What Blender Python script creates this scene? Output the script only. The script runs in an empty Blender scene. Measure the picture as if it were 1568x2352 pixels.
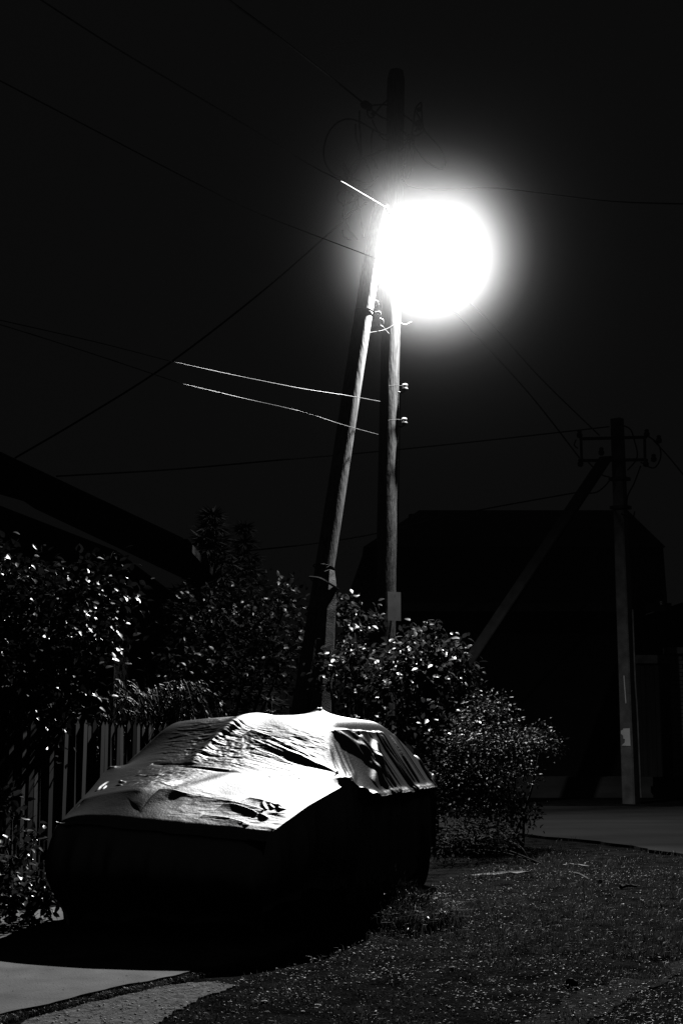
import bpy, bmesh, math, random
import numpy as np
from mathutils import Vector, Matrix

S = bpy.context.scene
COL = S.collection
random.seed(7)
RNG = np.random.default_rng(7)

# ---------------------------------------------------------------- camera, night sky, street light, exposure
F_PX, W_PX, H_PX = 3266.0, 1568.0, 2352.0
CAM_H = 1.5
PITCH = math.atan((1652-1176)/F_PX)
cam = bpy.data.cameras.new('camera')
cam.sensor_fit = 'VERTICAL'; cam.sensor_height = 36.0; cam.sensor_width = 24.0
cam.lens = 36.0*F_PX/H_PX
cam.clip_start = .05; cam.clip_end = 400
cam.dof.use_dof = False
camera = bpy.data.objects.new('camera', cam); COL.objects.link(camera)
camera.location = (0, 0, CAM_H); camera.rotation_euler = (math.pi/2+PITCH, 0, 0)
S.camera = camera

world = bpy.data.worlds.new('World'); S.world = world; world.use_nodes = True
bg = world.node_tree.nodes['Background']
bg.inputs[0].default_value = (1, 1, 1, 1); bg.inputs[1].default_value = .0029   # moonless overcast night

LAMP = Vector((1.42, 21.3, 8.62))
LAMP_AXIS = Vector((-.10, -.92, -.38)).normalized()      # the optic is tipped towards the parked car
lamp_data = bpy.data.lights.new('street_lamp_light', 'POINT')
lamp_data.energy = LAMP_POWER = 11800.0
lamp_data.shadow_soft_size = .05
lamp_light = bpy.data.objects.new('street_lamp_light', lamp_data); COL.objects.link(lamp_light)
lamp_light.location = LAMP
lamp_rot = (-LAMP_AXIS).to_track_quat('Z', 'Y')
lamp_light.rotation_euler = lamp_rot.to_euler()
# light distribution of the luminaire: a wide main beam, a weak skirt of spill, nothing upwards past the hood
lamp_data.use_nodes = True
_nt = lamp_data.node_tree; _em = _nt.nodes['Emission']
_tc = _nt.nodes.new('ShaderNodeTexCoord')
def _dot(vec):
    n = _nt.nodes.new('ShaderNodeVectorMath'); n.operation = 'DOT_PRODUCT'; n.inputs[1].default_value = vec
    _nt.links.new(_tc.outputs['Normal'], n.inputs[0]); return n.outputs['Value']
_mr = _nt.nodes.new('ShaderNodeMapRange'); _mr.inputs[1].default_value = -1; _mr.inputs[2].default_value = 1
_nt.links.new(_dot((0, 0, -1)), _mr.inputs[0])
_fc = _nt.nodes.new('ShaderNodeFloatCurve'); _nt.links.new(_mr.outputs[0], _fc.inputs['Value'])
_cu = _fc.mapping.curves[0]
for _i, (_x, _y) in enumerate(((-1, 0), (1, 1), (-.62, .0), (-.46, .005), (-.33, .014), (-.13, .055), (.10, .13), (.33, .19), (.55, .22), (.66, .20), (.70, .24), (.75, .50), (.84, .66), (.93, .97))):
    if _i < 2: _cu.points[_i].location = ((_x+1)/2, _y)
    else: _cu.points.new((_x+1)/2, _y)
for _p in _cu.points: _p.handle_type = 'VECTOR'
_fc.mapping.update()
_up = lamp_rot.inverted() @ Vector((0, 0, 1))
_cut = _nt.nodes.new('ShaderNodeMapRange'); _cut.interpolation_type = 'SMOOTHSTEP'
_cut.inputs[1].default_value = .74; _cut.inputs[2].default_value = .97; _cut.inputs[3].default_value = 1; _cut.inputs[4].default_value = 0
_nt.links.new(_dot(tuple(_up)), _cut.inputs[0])
_keep = _nt.nodes.new('ShaderNodeMapRange'); _keep.interpolation_type = 'SMOOTHSTEP'     # the main beam itself is not cut by the hood
_keep.inputs[1].default_value = .40; _keep.inputs[2].default_value = .75
_nt.links.new(_dot((0, 0, -1)), _keep.inputs[0])
_mx = _nt.nodes.new('ShaderNodeMath'); _mx.operation = 'MAXIMUM'
_nt.links.new(_cut.outputs[0], _mx.inputs[0]); _nt.links.new(_keep.outputs[0], _mx.inputs[1])
_ml = _nt.nodes.new('ShaderNodeMath'); _ml.operation = 'MULTIPLY'
_nt.links.new(_fc.outputs[0], _ml.inputs[0]); _nt.links.new(_mx.outputs[0], _ml.inputs[1])
_nt.links.new(_ml.outputs[0], _em.inputs['Strength'])

S.view_settings.view_transform = 'Standard'; S.view_settings.look = 'None'
S.view_settings.exposure = 0; S.view_settings.gamma = 1; S.view_settings.use_curve_mapping = False
S.render.engine = 'CYCLES'
S.cycles.use_denoising = True
S.cycles.max_bounces = 4; S.cycles.diffuse_bounces = 0; S.cycles.glossy_bounces = 0; S.cycles.volume_bounces = 0
S.cycles.sample_clamp_indirect = 2.0

# ---------------------------------------------------------------- helpers
CP, SP = math.cos(PITCH), math.sin(PITCH)
def at(px, py, D):
    """World point seen at that place of the photo (1568 x 2352) when it stands D metres ahead."""
    dx = (px-784)/F_PX; dz = (1176-py)/F_PX
    y = CP-dz*SP; z = SP+dz*CP
    k = D/y
    return Vector((dx*k, D, CAM_H+z*k))
def ground_at(px, py):
    dx = (px-784)/F_PX; dz = (1176-py)/F_PX
    y = CP-dz*SP; z = SP+dz*CP
    k = -CAM_H/z
    return Vector((dx*k, y*k, 0))

def props(o, label=None, cat=None, group=None, kind=None):
    if label: o['label'] = label
    if cat: o['category'] = cat
    if group: o['group'] = group
    if kind: o['kind'] = kind
    return o
def thing(name, label, cat, loc=(0, 0, 0), group=None):
    o = bpy.data.objects.new(name, None); COL.objects.link(o)
    o.empty_display_size = .2
    o.location = loc
    return props(o, label, cat, group)
def base_of(p):
    v = Vector((0, 0, 0))
    while p is not None:
        v = v+p.location; p = p.parent
    return v
def mesh_from(name, verts, faces):
    """verts (n,3) array or list, faces: (m,k) int array or list of tuples"""
    me = bpy.data.meshes.new(name)
    verts = np.asarray(verts, dtype=np.float32).reshape(-1, 3)
    if isinstance(faces, np.ndarray):
        m, k = faces.shape
        me.vertices.add(len(verts)); me.vertices.foreach_set('co', verts.ravel())
        me.loops.add(m*k); me.loops.foreach_set('vertex_index', faces.astype(np.int32).ravel())
        me.polygons.add(m)
        me.polygons.foreach_set('loop_start', np.arange(0, m*k, k, dtype=np.int32))
        me.polygons.foreach_set('loop_total', np.full(m, k, dtype=np.int32))
        me.update(calc_edges=True)
    else:
        me.from_pydata([tuple(map(float, v)) for v in verts], [], [tuple(map(int, f)) for f in faces])
        me.update()
    return me
def obj(name, verts, faces, mat, parent=None, smooth=False, kind=None):
    verts = np.asarray(verts, dtype=np.float64).reshape(-1, 3)
    if parent is not None:
        verts = verts-np.array(base_of(parent))
    me = mesh_from(name, verts, faces)
    me.materials.append(mat)
    if smooth:
        me.polygons.foreach_set('use_smooth', np.ones(len(me.polygons), dtype=bool))
    o = bpy.data.objects.new(name, me); COL.objects.link(o)
    if parent is not None: o.parent = parent
    if kind: o['kind'] = kind
    return o
def solo(name, verts, faces, mat, label, cat, group=None, smooth=False, loc=None):
    """a thing that is one mesh, origin at its own base"""
    verts = np.asarray(verts, dtype=np.float64).reshape(-1, 3)
    if loc is None:
        loc = (verts[:, 0].mean(), verts[:, 1].mean(), verts[:, 2].min())
    o = obj(name, verts-np.array(loc), faces, mat, None, smooth)
    o.location = loc
    return props(o, label, cat, group)

class Geo:
    """collects shapes for one mesh"""
    def __init__(s): s.v = []; s.f = []
    def add(s, v, f):
        n = len(s.v); s.v += [tuple(p) for p in v]; s.f += [tuple(i+n for i in q) for q in f]; return s
    def box(s, c, size, rot=0, M=None, bev=0):
        sx, sy, sz = (d/2 for d in size)
        pts = [Vector((x, y, z)) for x in (-sx, sx) for y in (-sy, sy) for z in (-sz, sz)]
        if M is None: M = Matrix.Rotation(rot, 3, 'Z')
        pts = [M @ p+Vector(c) for p in pts]
        return s.add(pts, [(0, 1, 3, 2), (4, 6, 7, 5), (0, 4, 5, 1), (2, 3, 7, 6), (0, 2, 6, 4), (1, 5, 7, 3)])
    def tube(s, pts, rad, sides=6, cap=True, wob=0, seed=0):
        pts = [Vector(p) for p in pts]
        n = len(pts)
        if not hasattr(rad, '__len__'): rad = [rad]*n
        rg = random.Random(seed)
        v = []; f = []
        t = (pts[1]-pts[0]).normalized()
        a = t.orthogonal().normalized()
        for i in range(n):
            t2 = (pts[min(i+1, n-1)]-pts[max(i-1, 0)])
            t2 = t2.normalized() if t2.length > 1e-9 else t
            a = (a-t2*a.dot(t2))
            a = a.normalized() if a.length > 1e-6 else t2.orthogonal().normalized()
            b = t2.cross(a)
            t = t2
            for k in range(sides):
                th = 2*math.pi*k/sides
                r = rad[i]*(1+wob*rg.uniform(-1, 1))
                v.append(pts[i]+(a*math.cos(th)+b*math.sin(th))*r)
        for i in range(n-1):
            for k in range(sides):
                k2 = (k+1) % sides
                f.append((i*sides+k, i*sides+k2, (i+1)*sides+k2, (i+1)*sides+k))
        if cap:
            f.append(tuple(range(sides-1, -1, -1))); f.append(tuple((n-1)*sides+k for k in range(sides)))
        return s.add(v, f)
    def lathe(s, prof, M, sides=16):
        """prof [(r, z)], M 4x4"""
        v = []; f = []
        for r, z in prof:
            for k in range(sides):
                th = 2*math.pi*k/sides
                v.append(M @ Vector((r*math.cos(th), r*math.sin(th), z)))
        for i in range(len(prof)-1):
            for k in range(sides):
                k2 = (k+1) % sides
                f.append((i*sides+k, i*sides+k2, (i+1)*sides+k2, (i+1)*sides+k))
        f.append(tuple(range(sides-1, -1, -1))); f.append(tuple((len(prof)-1)*sides+k for k in range(sides)))
        return s.add(v, f)
    def out(s, name, mat, parent=None, smooth=False, kind=None): return obj(name, s.v, s.f, mat, parent, smooth, kind)
    def solo(s, name, mat, label, cat, group=None, smooth=False): return solo(name, s.v, s.f, mat, label, cat, group, smooth)
def spline(pts, per=8):
    """Catmull-Rom through points"""
    P = [Vector(p) for p in pts]; out = []
    if len(P) == 2: return [P[0].lerp(P[1], i/per) for i in range(per+1)]
    for i in range(len(P)-1):
        p0 = P[max(i-1, 0)]; p1 = P[i]; p2 = P[i+1]; p3 = P[min(i+2, len(P)-1)]
        for k in range(per):
            t = k/per
            out.append(.5*((2*p1)+(p2-p0)*t+(2*p0-5*p1+4*p2-p3)*t*t+(3*p1-p0-3*p2+p3)*t**3))
    out.append(P[-1])
    return out

# smooth value noise in numpy
_NG = np.random.default_rng(3).random((64, 64))
def vnoise(x, y, seed=0):
    x = np.asarray(x)+seed*17.31; y = np.asarray(y)+seed*9.77
    xi = np.floor(x).astype(int); yi = np.floor(y).astype(int); fx = x-xi; fy = y-yi
    fx = fx*fx*(3-2*fx); fy = fy*fy*(3-2*fy)
    g = lambda a, b: _NG[a % 64, b % 64]
    return (g(xi, yi)*(1-fx)+g(xi+1, yi)*fx)*(1-fy)+(g(xi, yi+1)*(1-fx)+g(xi+1, yi+1)*fx)*fy
def fbm(x, y, o=4, seed=0):
    s = 0; a = .5
    for i in range(o):
        s = s+a*(vnoise(x*2**i, y*2**i, seed+i)-.5)*2; a *= .5
    return s

# ---------------------------------------------------------------- materials (all neutral: the photograph is black and white)
def mat(name, base, rough=.8, metal=0., var=.25, scale=8., stretch=(1, 1, 1), bump=0., bscale=40., spec=.5, spots=None, trans=0):
    m = bpy.data.materials.new(name); m.use_nodes = True
    nt = m.node_tree; b = nt.nodes['Principled BSDF']
    b.inputs['Roughness'].default_value = rough; b.inputs['Metallic'].default_value = metal
    b.inputs['Specular IOR Level'].default_value = spec
    tc = nt.nodes.new('ShaderNodeTexCoord'); mp = nt.nodes.new('ShaderNodeMapping')
    mp.inputs['Scale'].default_value = stretch
    nt.links.new(tc.outputs['Object'], mp.inputs['Vector'])
    nz = nt.nodes.new('ShaderNodeTexNoise'); nz.inputs['Scale'].default_value = scale; nz.inputs['Detail'].default_value = 6
    nt.links.new(mp.outputs['Vector'], nz.inputs['Vector'])
    rp = nt.nodes.new('ShaderNodeMapRange')
    rp.inputs[1].default_value = .3; rp.inputs[2].default_value = .7
    rp.inputs[3].default_value = base*(1-var); rp.inputs[4].default_value = base*(1+var)
    nt.links.new(nz.outputs[0], rp.inputs[0])
    out = rp.outputs[0]
    if spots:
        dens, val, sc = spots
        vo = nt.nodes.new('ShaderNodeTexNoise'); vo.inputs['Scale'].default_value = sc; vo.inputs['Detail'].default_value = 3
        nt.links.new(mp.outputs['Vector'], vo.inputs['Vector'])
        st = nt.nodes.new('ShaderNodeMapRange'); st.inputs[1].default_value = dens; st.inputs[2].default_value = dens+.04
        nt.links.new(vo.outputs[0], st.inputs[0])
        mx = nt.nodes.new('ShaderNodeMix'); mx.data_type = 'FLOAT'
        nt.links.new(st.outputs[0], mx.inputs[0]); nt.links.new(out, mx.inputs[2]); mx.inputs[3].default_value = val
        out = mx.outputs[0]
    cb = nt.nodes.new('ShaderNodeCombineColor')
    for i in range(3): nt.links.new(out, cb.inputs[i])
    nt.links.new(cb.outputs[0], b.inputs['Base Color'])
    if bump:
        n2 = nt.nodes.new('ShaderNodeTexNoise'); n2.inputs['Scale'].default_value = bscale; n2.inputs['Detail'].default_value = 5
        nt.links.new(mp.outputs['Vector'], n2.inputs['Vector'])
        bp = nt.nodes.new('ShaderNodeBump'); bp.inputs['Strength'].default_value = 1; bp.inputs['Distance'].default_value = bump
        nt.links.new(n2.outputs[0], bp.inputs['Height']); nt.links.new(bp.outputs[0], b.inputs['Normal'])
    if trans:
        b.inputs['Subsurface Weight'].default_value = 0
        tl = nt.nodes.new('ShaderNodeBsdfTranslucent'); nt.links.new(cb.outputs[0], tl.inputs[0])
        ms = nt.nodes.new('ShaderNodeMixShader'); ms.inputs[0].default_value = trans
        nt.links.new(b.outputs[0], ms.inputs[1]); nt.links.new(tl.outputs[0], ms.inputs[2])
        nt.links.new(ms.outputs[0], nt.nodes['Material Output'].inputs[0])
    return m
M_GROUND = mat('bare_soil', .016, .95, var=.75, scale=5, bump=.06, bscale=45, spots=(.68, .12, 60), spec=.0)
M_SLAB = mat('worn_concrete', .15, .9, var=.35, scale=3.2, bump=.005, bscale=70, spots=(.69, .04, 30), spec=.2)
M_GRAVELBED = mat('pale_sand', .16, .95, var=.6, scale=14, bump=.04, bscale=55, spots=(.60, .04, 38), spec=.1)
M_TRACK = mat('trodden_earth', .040, .95, var=.6, scale=7, bump=.04, bscale=50, spots=(.66, .14, 60), spec=0)
M_ROAD = mat('road_dust', .028, .95, var=.25, scale=1.5, stretch=(.4, 1, 1), bump=.004, bscale=60, spec=.1)
M_GRASS = mat('grass_blade', .07, .45, var=.8, scale=6, spec=.4, trans=.2)
M_PEBBLE = mat('pebble_stone', .35, .7, var=.6, scale=9)
M_WOOD = mat('weathered_pole_wood', .30, .85, var=.45, scale=9, stretch=(3, 3, .35), bump=.012, bscale=14, spec=.25)
M_CONC = mat('rough_concrete', .24, .9, var=.3, scale=7, bump=.006, bscale=50, spec=.2)
M_CONC_DARK = mat('dirty_concrete', .16, .9, var=.35, scale=5, bump=.006, bscale=50, spec=.2)
M_CABLE = mat('black_cable_unlit_wire', .0015, .9, var=.2, spec=.0)  # also the dark colour standing for unlit stretches of thin wire
M_WIRE = mat('bare_aluminium_lit_wire', .35, .5, .4, var=.2)  # also the bright colour standing for lit stretches of overhead wire
M_PORC = mat('glazed_porcelain', .75, .25, var=.05)
M_STEEL = mat('grey_steel', .18, .55, .4, var=.3)
M_DARKMETAL = mat('dark_painted_metal', .04, .6, .2, var=.3)
M_PLATE = mat('sign_plate_paint', .5, .6, var=.15)
M_PAPER = mat('torn_paper', .86, .8, var=.08)
def sheet_mat(name, diff, gloss, fac, rough, var, bump, bscale):
    """thin silvered sheet: a broad soft sheen over a weak diffuse base"""
    m = mat(name, diff, .9, 0, var, 3, bump=bump, bscale=bscale, spec=0)
    nt = m.node_tree; b = nt.nodes['Principled BSDF']
    gl = nt.nodes.new('ShaderNodeBsdfAnisotropic'); gl.distribution = 'BECKMANN'
    gl.inputs['Color'].default_value = (gloss, gloss, gloss, 1); gl.inputs['Roughness'].default_value = rough
    if b.inputs['Normal'].links: nt.links.new(b.inputs['Normal'].links[0].from_socket, gl.inputs['Normal'])
    ms = nt.nodes.new('ShaderNodeMixShader'); ms.inputs[0].default_value = fac
    nt.links.new(b.outputs[0], ms.inputs[1]); nt.links.new(gl.outputs[0], ms.inputs[2])
    nt.links.new(ms.outputs[0], nt.nodes['Material Output'].inputs[0])
    return m
M_COVER = sheet_mat('silver_cover_sheet', .19, .47, .60, .55, .08, .0015, 60)
M_SKIRT = sheet_mat('silver_cover_side', .18, .80, .45, .55, .08, .002, 40)
M_CAR = mat('dark_car_paint', .05, .3, .2)
M_TYRE = mat('tyre_rubber', .02, .8)
M_RIM = mat('steel_wheel', .04, .6, .2)
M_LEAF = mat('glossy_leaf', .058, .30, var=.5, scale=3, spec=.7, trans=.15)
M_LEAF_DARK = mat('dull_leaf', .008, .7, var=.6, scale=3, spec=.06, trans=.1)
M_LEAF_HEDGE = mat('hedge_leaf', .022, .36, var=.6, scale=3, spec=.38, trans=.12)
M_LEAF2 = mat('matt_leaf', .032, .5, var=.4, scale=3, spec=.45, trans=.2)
M_BARK = mat('bark', .05, .9, var=.4, bump=.004)
M_NEEDLE = mat('dark_needles', .010, .7, var=.3)
M_FENCE = mat('fence_paint', .023, .7, var=.25, scale=5, stretch=(2, 2, .3))
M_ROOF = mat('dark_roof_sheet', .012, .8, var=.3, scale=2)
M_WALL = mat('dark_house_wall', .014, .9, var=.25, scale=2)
M_PLINTH = mat('pale_plinth', .13, .9, var=.35, scale=1.2, stretch=(1, 1, 3))
M_GATE = mat('gate_boards', .04, .85, var=.35, scale=4, stretch=(3, 3, .2))
M_STRUT = mat('dimmed_strut_concrete', .014, .9, var=.3, scale=5, spec=.1)  # concrete darkened in its base colour so the far prop looks unlit
M_CHIP = mat('pale_chips', .27, .6, var=.95, scale=11, spec=.6)
M_BRICK = mat('old_brick', .22, .9, var=.35, scale=2.5, bump=.004)
HAZE_D, HAZE_G = .00002, .3
GLOW_D, GLOW_G, GLOW_R = .112, .0, 4.0     # added scattering ball, density shaped to draw the lamp's glow (radius in metres)
GLOW_PROFILE = [(0, 0), (1, 0), (.06, .06), (.12, .22), (.18, .48), (.23, .72), (.27, .66), (.303, .48), (.333, .32), (.364, .205), (.424, .060), (.485, .024), (.545, .0115), (.606, .006), (.70, .003), (.79, .0015), (.9, .0006)]
POLE_D = 21.5; K = POLE_D/18     # distance and scale of the wooden pole group

# ---------------------------------------------------------------- the air: thin even haze, and an added volume that makes the glow round the lamp
def volume_mat(name, dens, aniso, col=(1, 1, 1)):
    m = bpy.data.materials.new(name); m.use_nodes = True
    nt = m.node_tree; nt.nodes.remove(nt.nodes['Principled BSDF'])
    v = nt.nodes.new('ShaderNodeVolumePrincipled')
    v.inputs['Color'].default_value = (*col, 1); v.inputs['Density'].default_value = dens; v.inputs['Anisotropy'].default_value = aniso
    nt.links.new(v.outputs[0], nt.nodes['Material Output'].inputs['Volume'])
    return m, nt, v
HAZE, _, _ = volume_mat('night_haze', HAZE_D, HAZE_G)
g = Geo().box((0, 42, 6.5), (156, 120, 15.0))
props(g.out('haze', HAZE), kind='stuff')
if GLOW_D > 0:
    GLOW_MAT, nt, v = volume_mat('lamp_glow_volume', 0, GLOW_G)
    tc = nt.nodes.new('ShaderNodeTexCoord')
    ln = nt.nodes.new('ShaderNodeVectorMath'); ln.operation = 'LENGTH'; nt.links.new(tc.outputs['Object'], ln.inputs[0])
    ramp = nt.nodes.new('ShaderNodeFloatCurve')
    dv = nt.nodes.new('ShaderNodeMath'); dv.operation = 'DIVIDE'; dv.inputs[1].default_value = GLOW_R
    nt.links.new(ln.outputs['Value'], dv.inputs[0]); nt.links.new(dv.outputs[0], ramp.inputs['Value'])
    cu = ramp.mapping.curves[0]
    for i, (x, y) in enumerate(GLOW_PROFILE):
        if i < 2: cu.points[i].location = (x, y)
        else: cu.points.new(x, y)
    for p_ in cu.points: p_.handle_type = 'VECTOR'
    ramp.mapping.update()
    ml = nt.nodes.new('ShaderNodeMath'); ml.operation = 'MULTIPLY'; ml.inputs[1].default_value = GLOW_D
    nt.links.new(ramp.outputs[0], ml.inputs[0]); nt.links.new(ml.outputs[0], v.inputs['Density'])
    bm = bmesh.new(); bmesh.ops.create_icosphere(bm, subdivisions=3, radius=GLOW_R)
    me = bpy.data.meshes.new('glow_ball'); bm.to_mesh(me); bm.free(); me.materials.append(GLOW_MAT)
    mo = bpy.data.objects.new('glow_ball', me); COL.objects.link(mo); mo.location = LAMP+Vector((-.08, 0, .08)); props(mo, kind='stuff')

# ---------------------------------------------------------------- ground, driveway slab, sandy patch, road
def graded(a, b, n, near, p=2.2):
    t = np.linspace(-1, 1, n); s = np.sign(t)*np.abs(t)**p
    return np.where(s < 0, near+(near-a)*s, near+(b-near)*s)
def ground_z(x, y):
    # two soft wheel tracks cross the lower right corner
    near = np.exp(-((y-11)/7)**2)*np.exp(-((x-.5)/6)**2)
    z = .035*fbm(x*.9, y*.9, 3, 1)+.02*fbm(x*4, y*4, 3, 5)
    tr = np.abs((x-1.9)-.42*(y-9.0))          # wheel rut at lower right
    rut = -.03*np.exp(-((tr)/.16)**2)*(y < 13)
    drive = (1/(1+np.exp(-((-1.22+.70*(y-7.9))-x)*9)))*(y < 11)   # flat under the driveway
    return (z+rut)*near*(1-drive)-.02*drive-.004
gx = graded(-70, 70, 420, .6, 3.0); gy = graded(-14, 96, 420, 10, 2.6)
GX, GY = np.meshgrid(gx, gy, indexing='ij')
GZ = ground_z(GX, GY)
def grid_faces(a, b):
    i = np.arange(a-1)[:, None]*b+np.arange(b-1)[None, :]
    return np.stack([i, i+b, i+b+1, i+1], -1).reshape(-1, 4)
props(obj('ground', np.stack([GX, GY, GZ], -1).reshape(-1, 3), grid_faces(420, 420), M_GROUND, smooth=True), kind='structure')

def sheet(name, outline, z, m, kind='structure', thick=0, jag=0, res=.2):
    """flat patch with a slightly ragged outline"""
    pts = []
    n = len(outline)
    for i in range(n):
        a = Vector((*outline[i][:2], 0)); b = Vector((*outline[(i+1) % n][:2], 0))
        k = max(1, int((b-a).length/res))
        for j in range(k):
            p = a.lerp(b, j/k)
            pts.append((p.x+jag*float(fbm(p.x*4, p.y*4, 3, 11)), p.y+jag*float(fbm(p.x*4+7, p.y*4, 3, 13))))
    v = [(x, y, z) for x, y in pts]; f = [tuple(range(len(v)))]
    if thick:
        n = len(v); v += [(x, y, z-thick) for x, y in pts]
        f += [(i, (i+1) % n, (i+1) % n+n, i+n) for i in range(n)]
    return props(obj(name, v, f, m), kind=kind)
slab_edge = [ground_at(-60, 2352), ground_at(0, 2333), ground_at(200, 2286), ground_at(300, 2266), ground_at(424, 2238)]
sheet('driveway', [p[:2] for p in slab_edge]+[(-.45, 9.4), (-.25, 10.4), (-1.2, 12.6), (-2.0, 12.3), (-2.75, 10.9), (-3.2, 9.6), (-3.4, 7.5), (-2.6, 5.5), (-2.2, 6.3)], .012, M_SLAB, jag=.06, thick=.06, res=.05)
sand = [ground_at(*p) for p in ((-40, 2500), (60, 2338), (170, 2306), (290, 2279), (390, 2257), (440, 2250), (500, 2256), (548, 2264), (520, 2276), (470, 2292), (430, 2312), (380, 2340), (340, 2380), (300, 2460))]
def pt_in(poly, x, y):
    inside = np.zeros(np.shape(x), bool); n = len(poly)
    for i in range(n):
        x1, y1 = poly[i][:2]; x2, y2 = poly[(i+1) % n][:2]
        c = ((y1 > y) != (y2 > y)) & (x < (x2-x1)*(y-y1)/((y2-y1) or 1e-9)+x1)
        inside ^= c
    return inside
SAND = [(p.x, p.y) for p in sand]
# the sandy patch is a thin crust laid over the soil, uneven at its rim
xs = np.linspace(-2.2, -.2, 150); ys = np.linspace(6.0, 8.6, 170)
PX, PY = np.meshgrid(xs, ys, indexing='ij')
pz = ground_z(PX, PY)+.008+.006*fbm(PX*9, PY*9, 3, 21)
keep = pt_in(SAND, PX+.035*fbm(PX*8, PY*8, 3, 31), PY+.07*fbm(PX*8+5, PY*8, 3, 33))
ff = grid_faces(150, 170); kk = keep.reshape(-1)[ff].all(1); ff = ff[kk]
used = np.unique(ff); remap = -np.ones(150*170, int); remap[used] = np.arange(len(used))
props(obj('sandy_path', np.stack([PX, PY, pz], -1).reshape(-1, 3)[used], remap[ff], M_GRAVELBED, smooth=True), kind='structure')

road_near = [ground_at(1000, 1905), ground_at(1181, 1917), ground_at(1290, 1929), ground_at(1372, 1938), ground_at(1480, 1954), ground_at(1568, 1971)]
ROAD = [(1.5, 22.5), (1.35, 20.5)]+[(p.x, p.y) for p in road_near]+[(4.9, 13.6), (6.5, 11.0), (9.5, 7), (16, 2), (30, 12), (30, 24.2), (8, 24.6), (2.2, 24.8)]
sheet('road', ROAD, .03, M_ROAD, jag=.16, thick=.08, res=.15)

tx_, ty_ = np.meshgrid(np.linspace(.2, 3.4, 220), np.linspace(6.2, 12.2, 260), indexing='ij')
tk = np.minimum(np.abs((tx_-1.15)-.62*(ty_-7.6)), np.abs((tx_-2.2)-.62*(ty_-7.6)))
keep = tk+.22*fbm(tx_*3, ty_*2, 4, 61) < .13
ff = grid_faces(220, 260); ff = ff[keep.reshape(-1)[ff].all(1)]; used = np.unique(ff); remap = -np.ones(220*260, int); remap[used] = np.arange(len(used))
props(obj('worn_track', np.stack([tx_, ty_, ground_z(tx_, ty_)+.007+.004*fbm(tx_*9, ty_*9, 3, 62)], -1).reshape(-1, 3)[used], remap[ff], M_TRACK, smooth=True), kind='structure')

# ---------------------------------------------------------------- grass blades and litter (uncountable)
def blades(name, x, y, hgt, m, wid=.004, seed=0):
    r = np.random.default_rng(seed); n = len(x)
    a = r.random(n)*6.283; lean = r.random(n)*.9+.1; la = r.random(n)*6.283
    z0 = ground_z(x, y)-.005
    dx, dy = np.cos(a)*wid, np.sin(a)*wid
    lx, ly = np.cos(la)*lean*hgt, np.sin(la)*lean*hgt
    v = np.empty((n, 5, 3))
    v[:, 0] = np.stack([x-dx, y-dy, z0], 1); v[:, 1] = np.stack([x+dx, y+dy, z0], 1)
    v[:, 2] = np.stack([x-dx*.7+lx*.35, y-dy*.7+ly*.35, z0+hgt*.6], 1); v[:, 3] = np.stack([x+dx*.7+lx*.35, y+dy*.7+ly*.35, z0+hgt*.6], 1)
    v[:, 4] = np.stack([x+lx, y+ly, z0+hgt*(1-.4*lean)], 1)
    b = np.arange(n)[:, None]*5
    f = np.concatenate([b+np.array([[0, 1, 3]]), b+np.array([[0, 3, 2]]), b+np.array([[2, 3, 4]])])
    return props(obj(name, v.reshape(-1, 3), f, m), kind='stuff')
def scatter(n, y0, y1, seed, xl=None, wedge=1.0):
    r = np.random.default_rng(seed)
    y = y0*(y1/y0)**r.random(n)
    half = 784/F_PX*y*1.05
    x = (r.random(n)*2-1)*half
    bare = fbm(x*1.3, y*1.3, 3, 41)
    ok = (x > np.where(y < 9.3, -1.15+.74*(y-7.9), -.55+.383*(y-9.7))) | ((y < 7.2) & (x > -.9))
    ok &= ~pt_in(ROAD, x, y-.05)
    ok &= ~pt_in(SAND, x, y)
    return x[ok], y[ok], bare[ok], r
x, y, bare, r = scatter(150000, 6.7, 19, 5)
fine = fbm(x*5.5, y*5.5, 3, 47)
p = np.clip(.36+1.1*bare+1.5*fine, .03, 1)*np.where((y > 8.8), 1, .5)
k = r.random(len(x)) < p
x, y = x[k], y[k]
fine = fine[k]
blades('grass', x, y, (.012+.05*r.random(len(x))**2)*(1+.5*(y > 9.5))*np.clip(.8+1.2*fine, .4, 1.6), M_GRASS, .0032, 6)
# pebbles, chips and dry leaf litter: squashed eight-sided bits
def bits(name, x, y, size, m, seed, zoff=0.):
    r = np.random.default_rng(seed); n = len(x)
    base = np.array([(1, 0, 0), (-1, 0, 0), (0, 1, 0), (0, -1, 0), (0, 0, .7), (0, 0, -.5)], float)
    fo = np.array([(0, 2, 4), (2, 1, 4), (1, 3, 4), (3, 0, 4), (2, 0, 5), (1, 2, 5), (3, 1, 5), (0, 3, 5)])
    a = r.random(n)*6.283; c, s = np.cos(a), np.sin(a)
    sc = np.stack([size*(.6+.8*r.random(n)), size*(.4+.6*r.random(n)), size*(.25+.5*r.random(n))], 1)
    v = base[None]*sc[:, None]*(1+.25*(r.random((n, 6, 1))-.5))
    tilt = (r.random((n, 1))-.5)*1.0
    v[..., 2] += v[..., 0]*tilt
    vx = v[..., 0]*c[:, None]-v[..., 1]*s[:, None]; vy = v[..., 0]*s[:, None]+v[..., 1]*c[:, None]
    v = np.stack([vx+x[:, None], vy+y[:, None], v[..., 2]+(ground_z(x, y)+size*.25+zoff)[:, None]], -1)
    f = (np.arange(n)[:, None, None]*6+fo[None]).reshape(-1, 3)
    return props(obj(name, v.reshape(-1, 3), f, m), kind='stuff')
x, y, bare, r = scatter(16000, 6.7, 17, 8)
k = r.random(len(x)) < np.clip(.45-1.2*bare, .15, .9)
bits('gravel', x[k], y[k], .004+.010*r.random(k.sum())**3, M_PEBBLE, 9)
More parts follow.
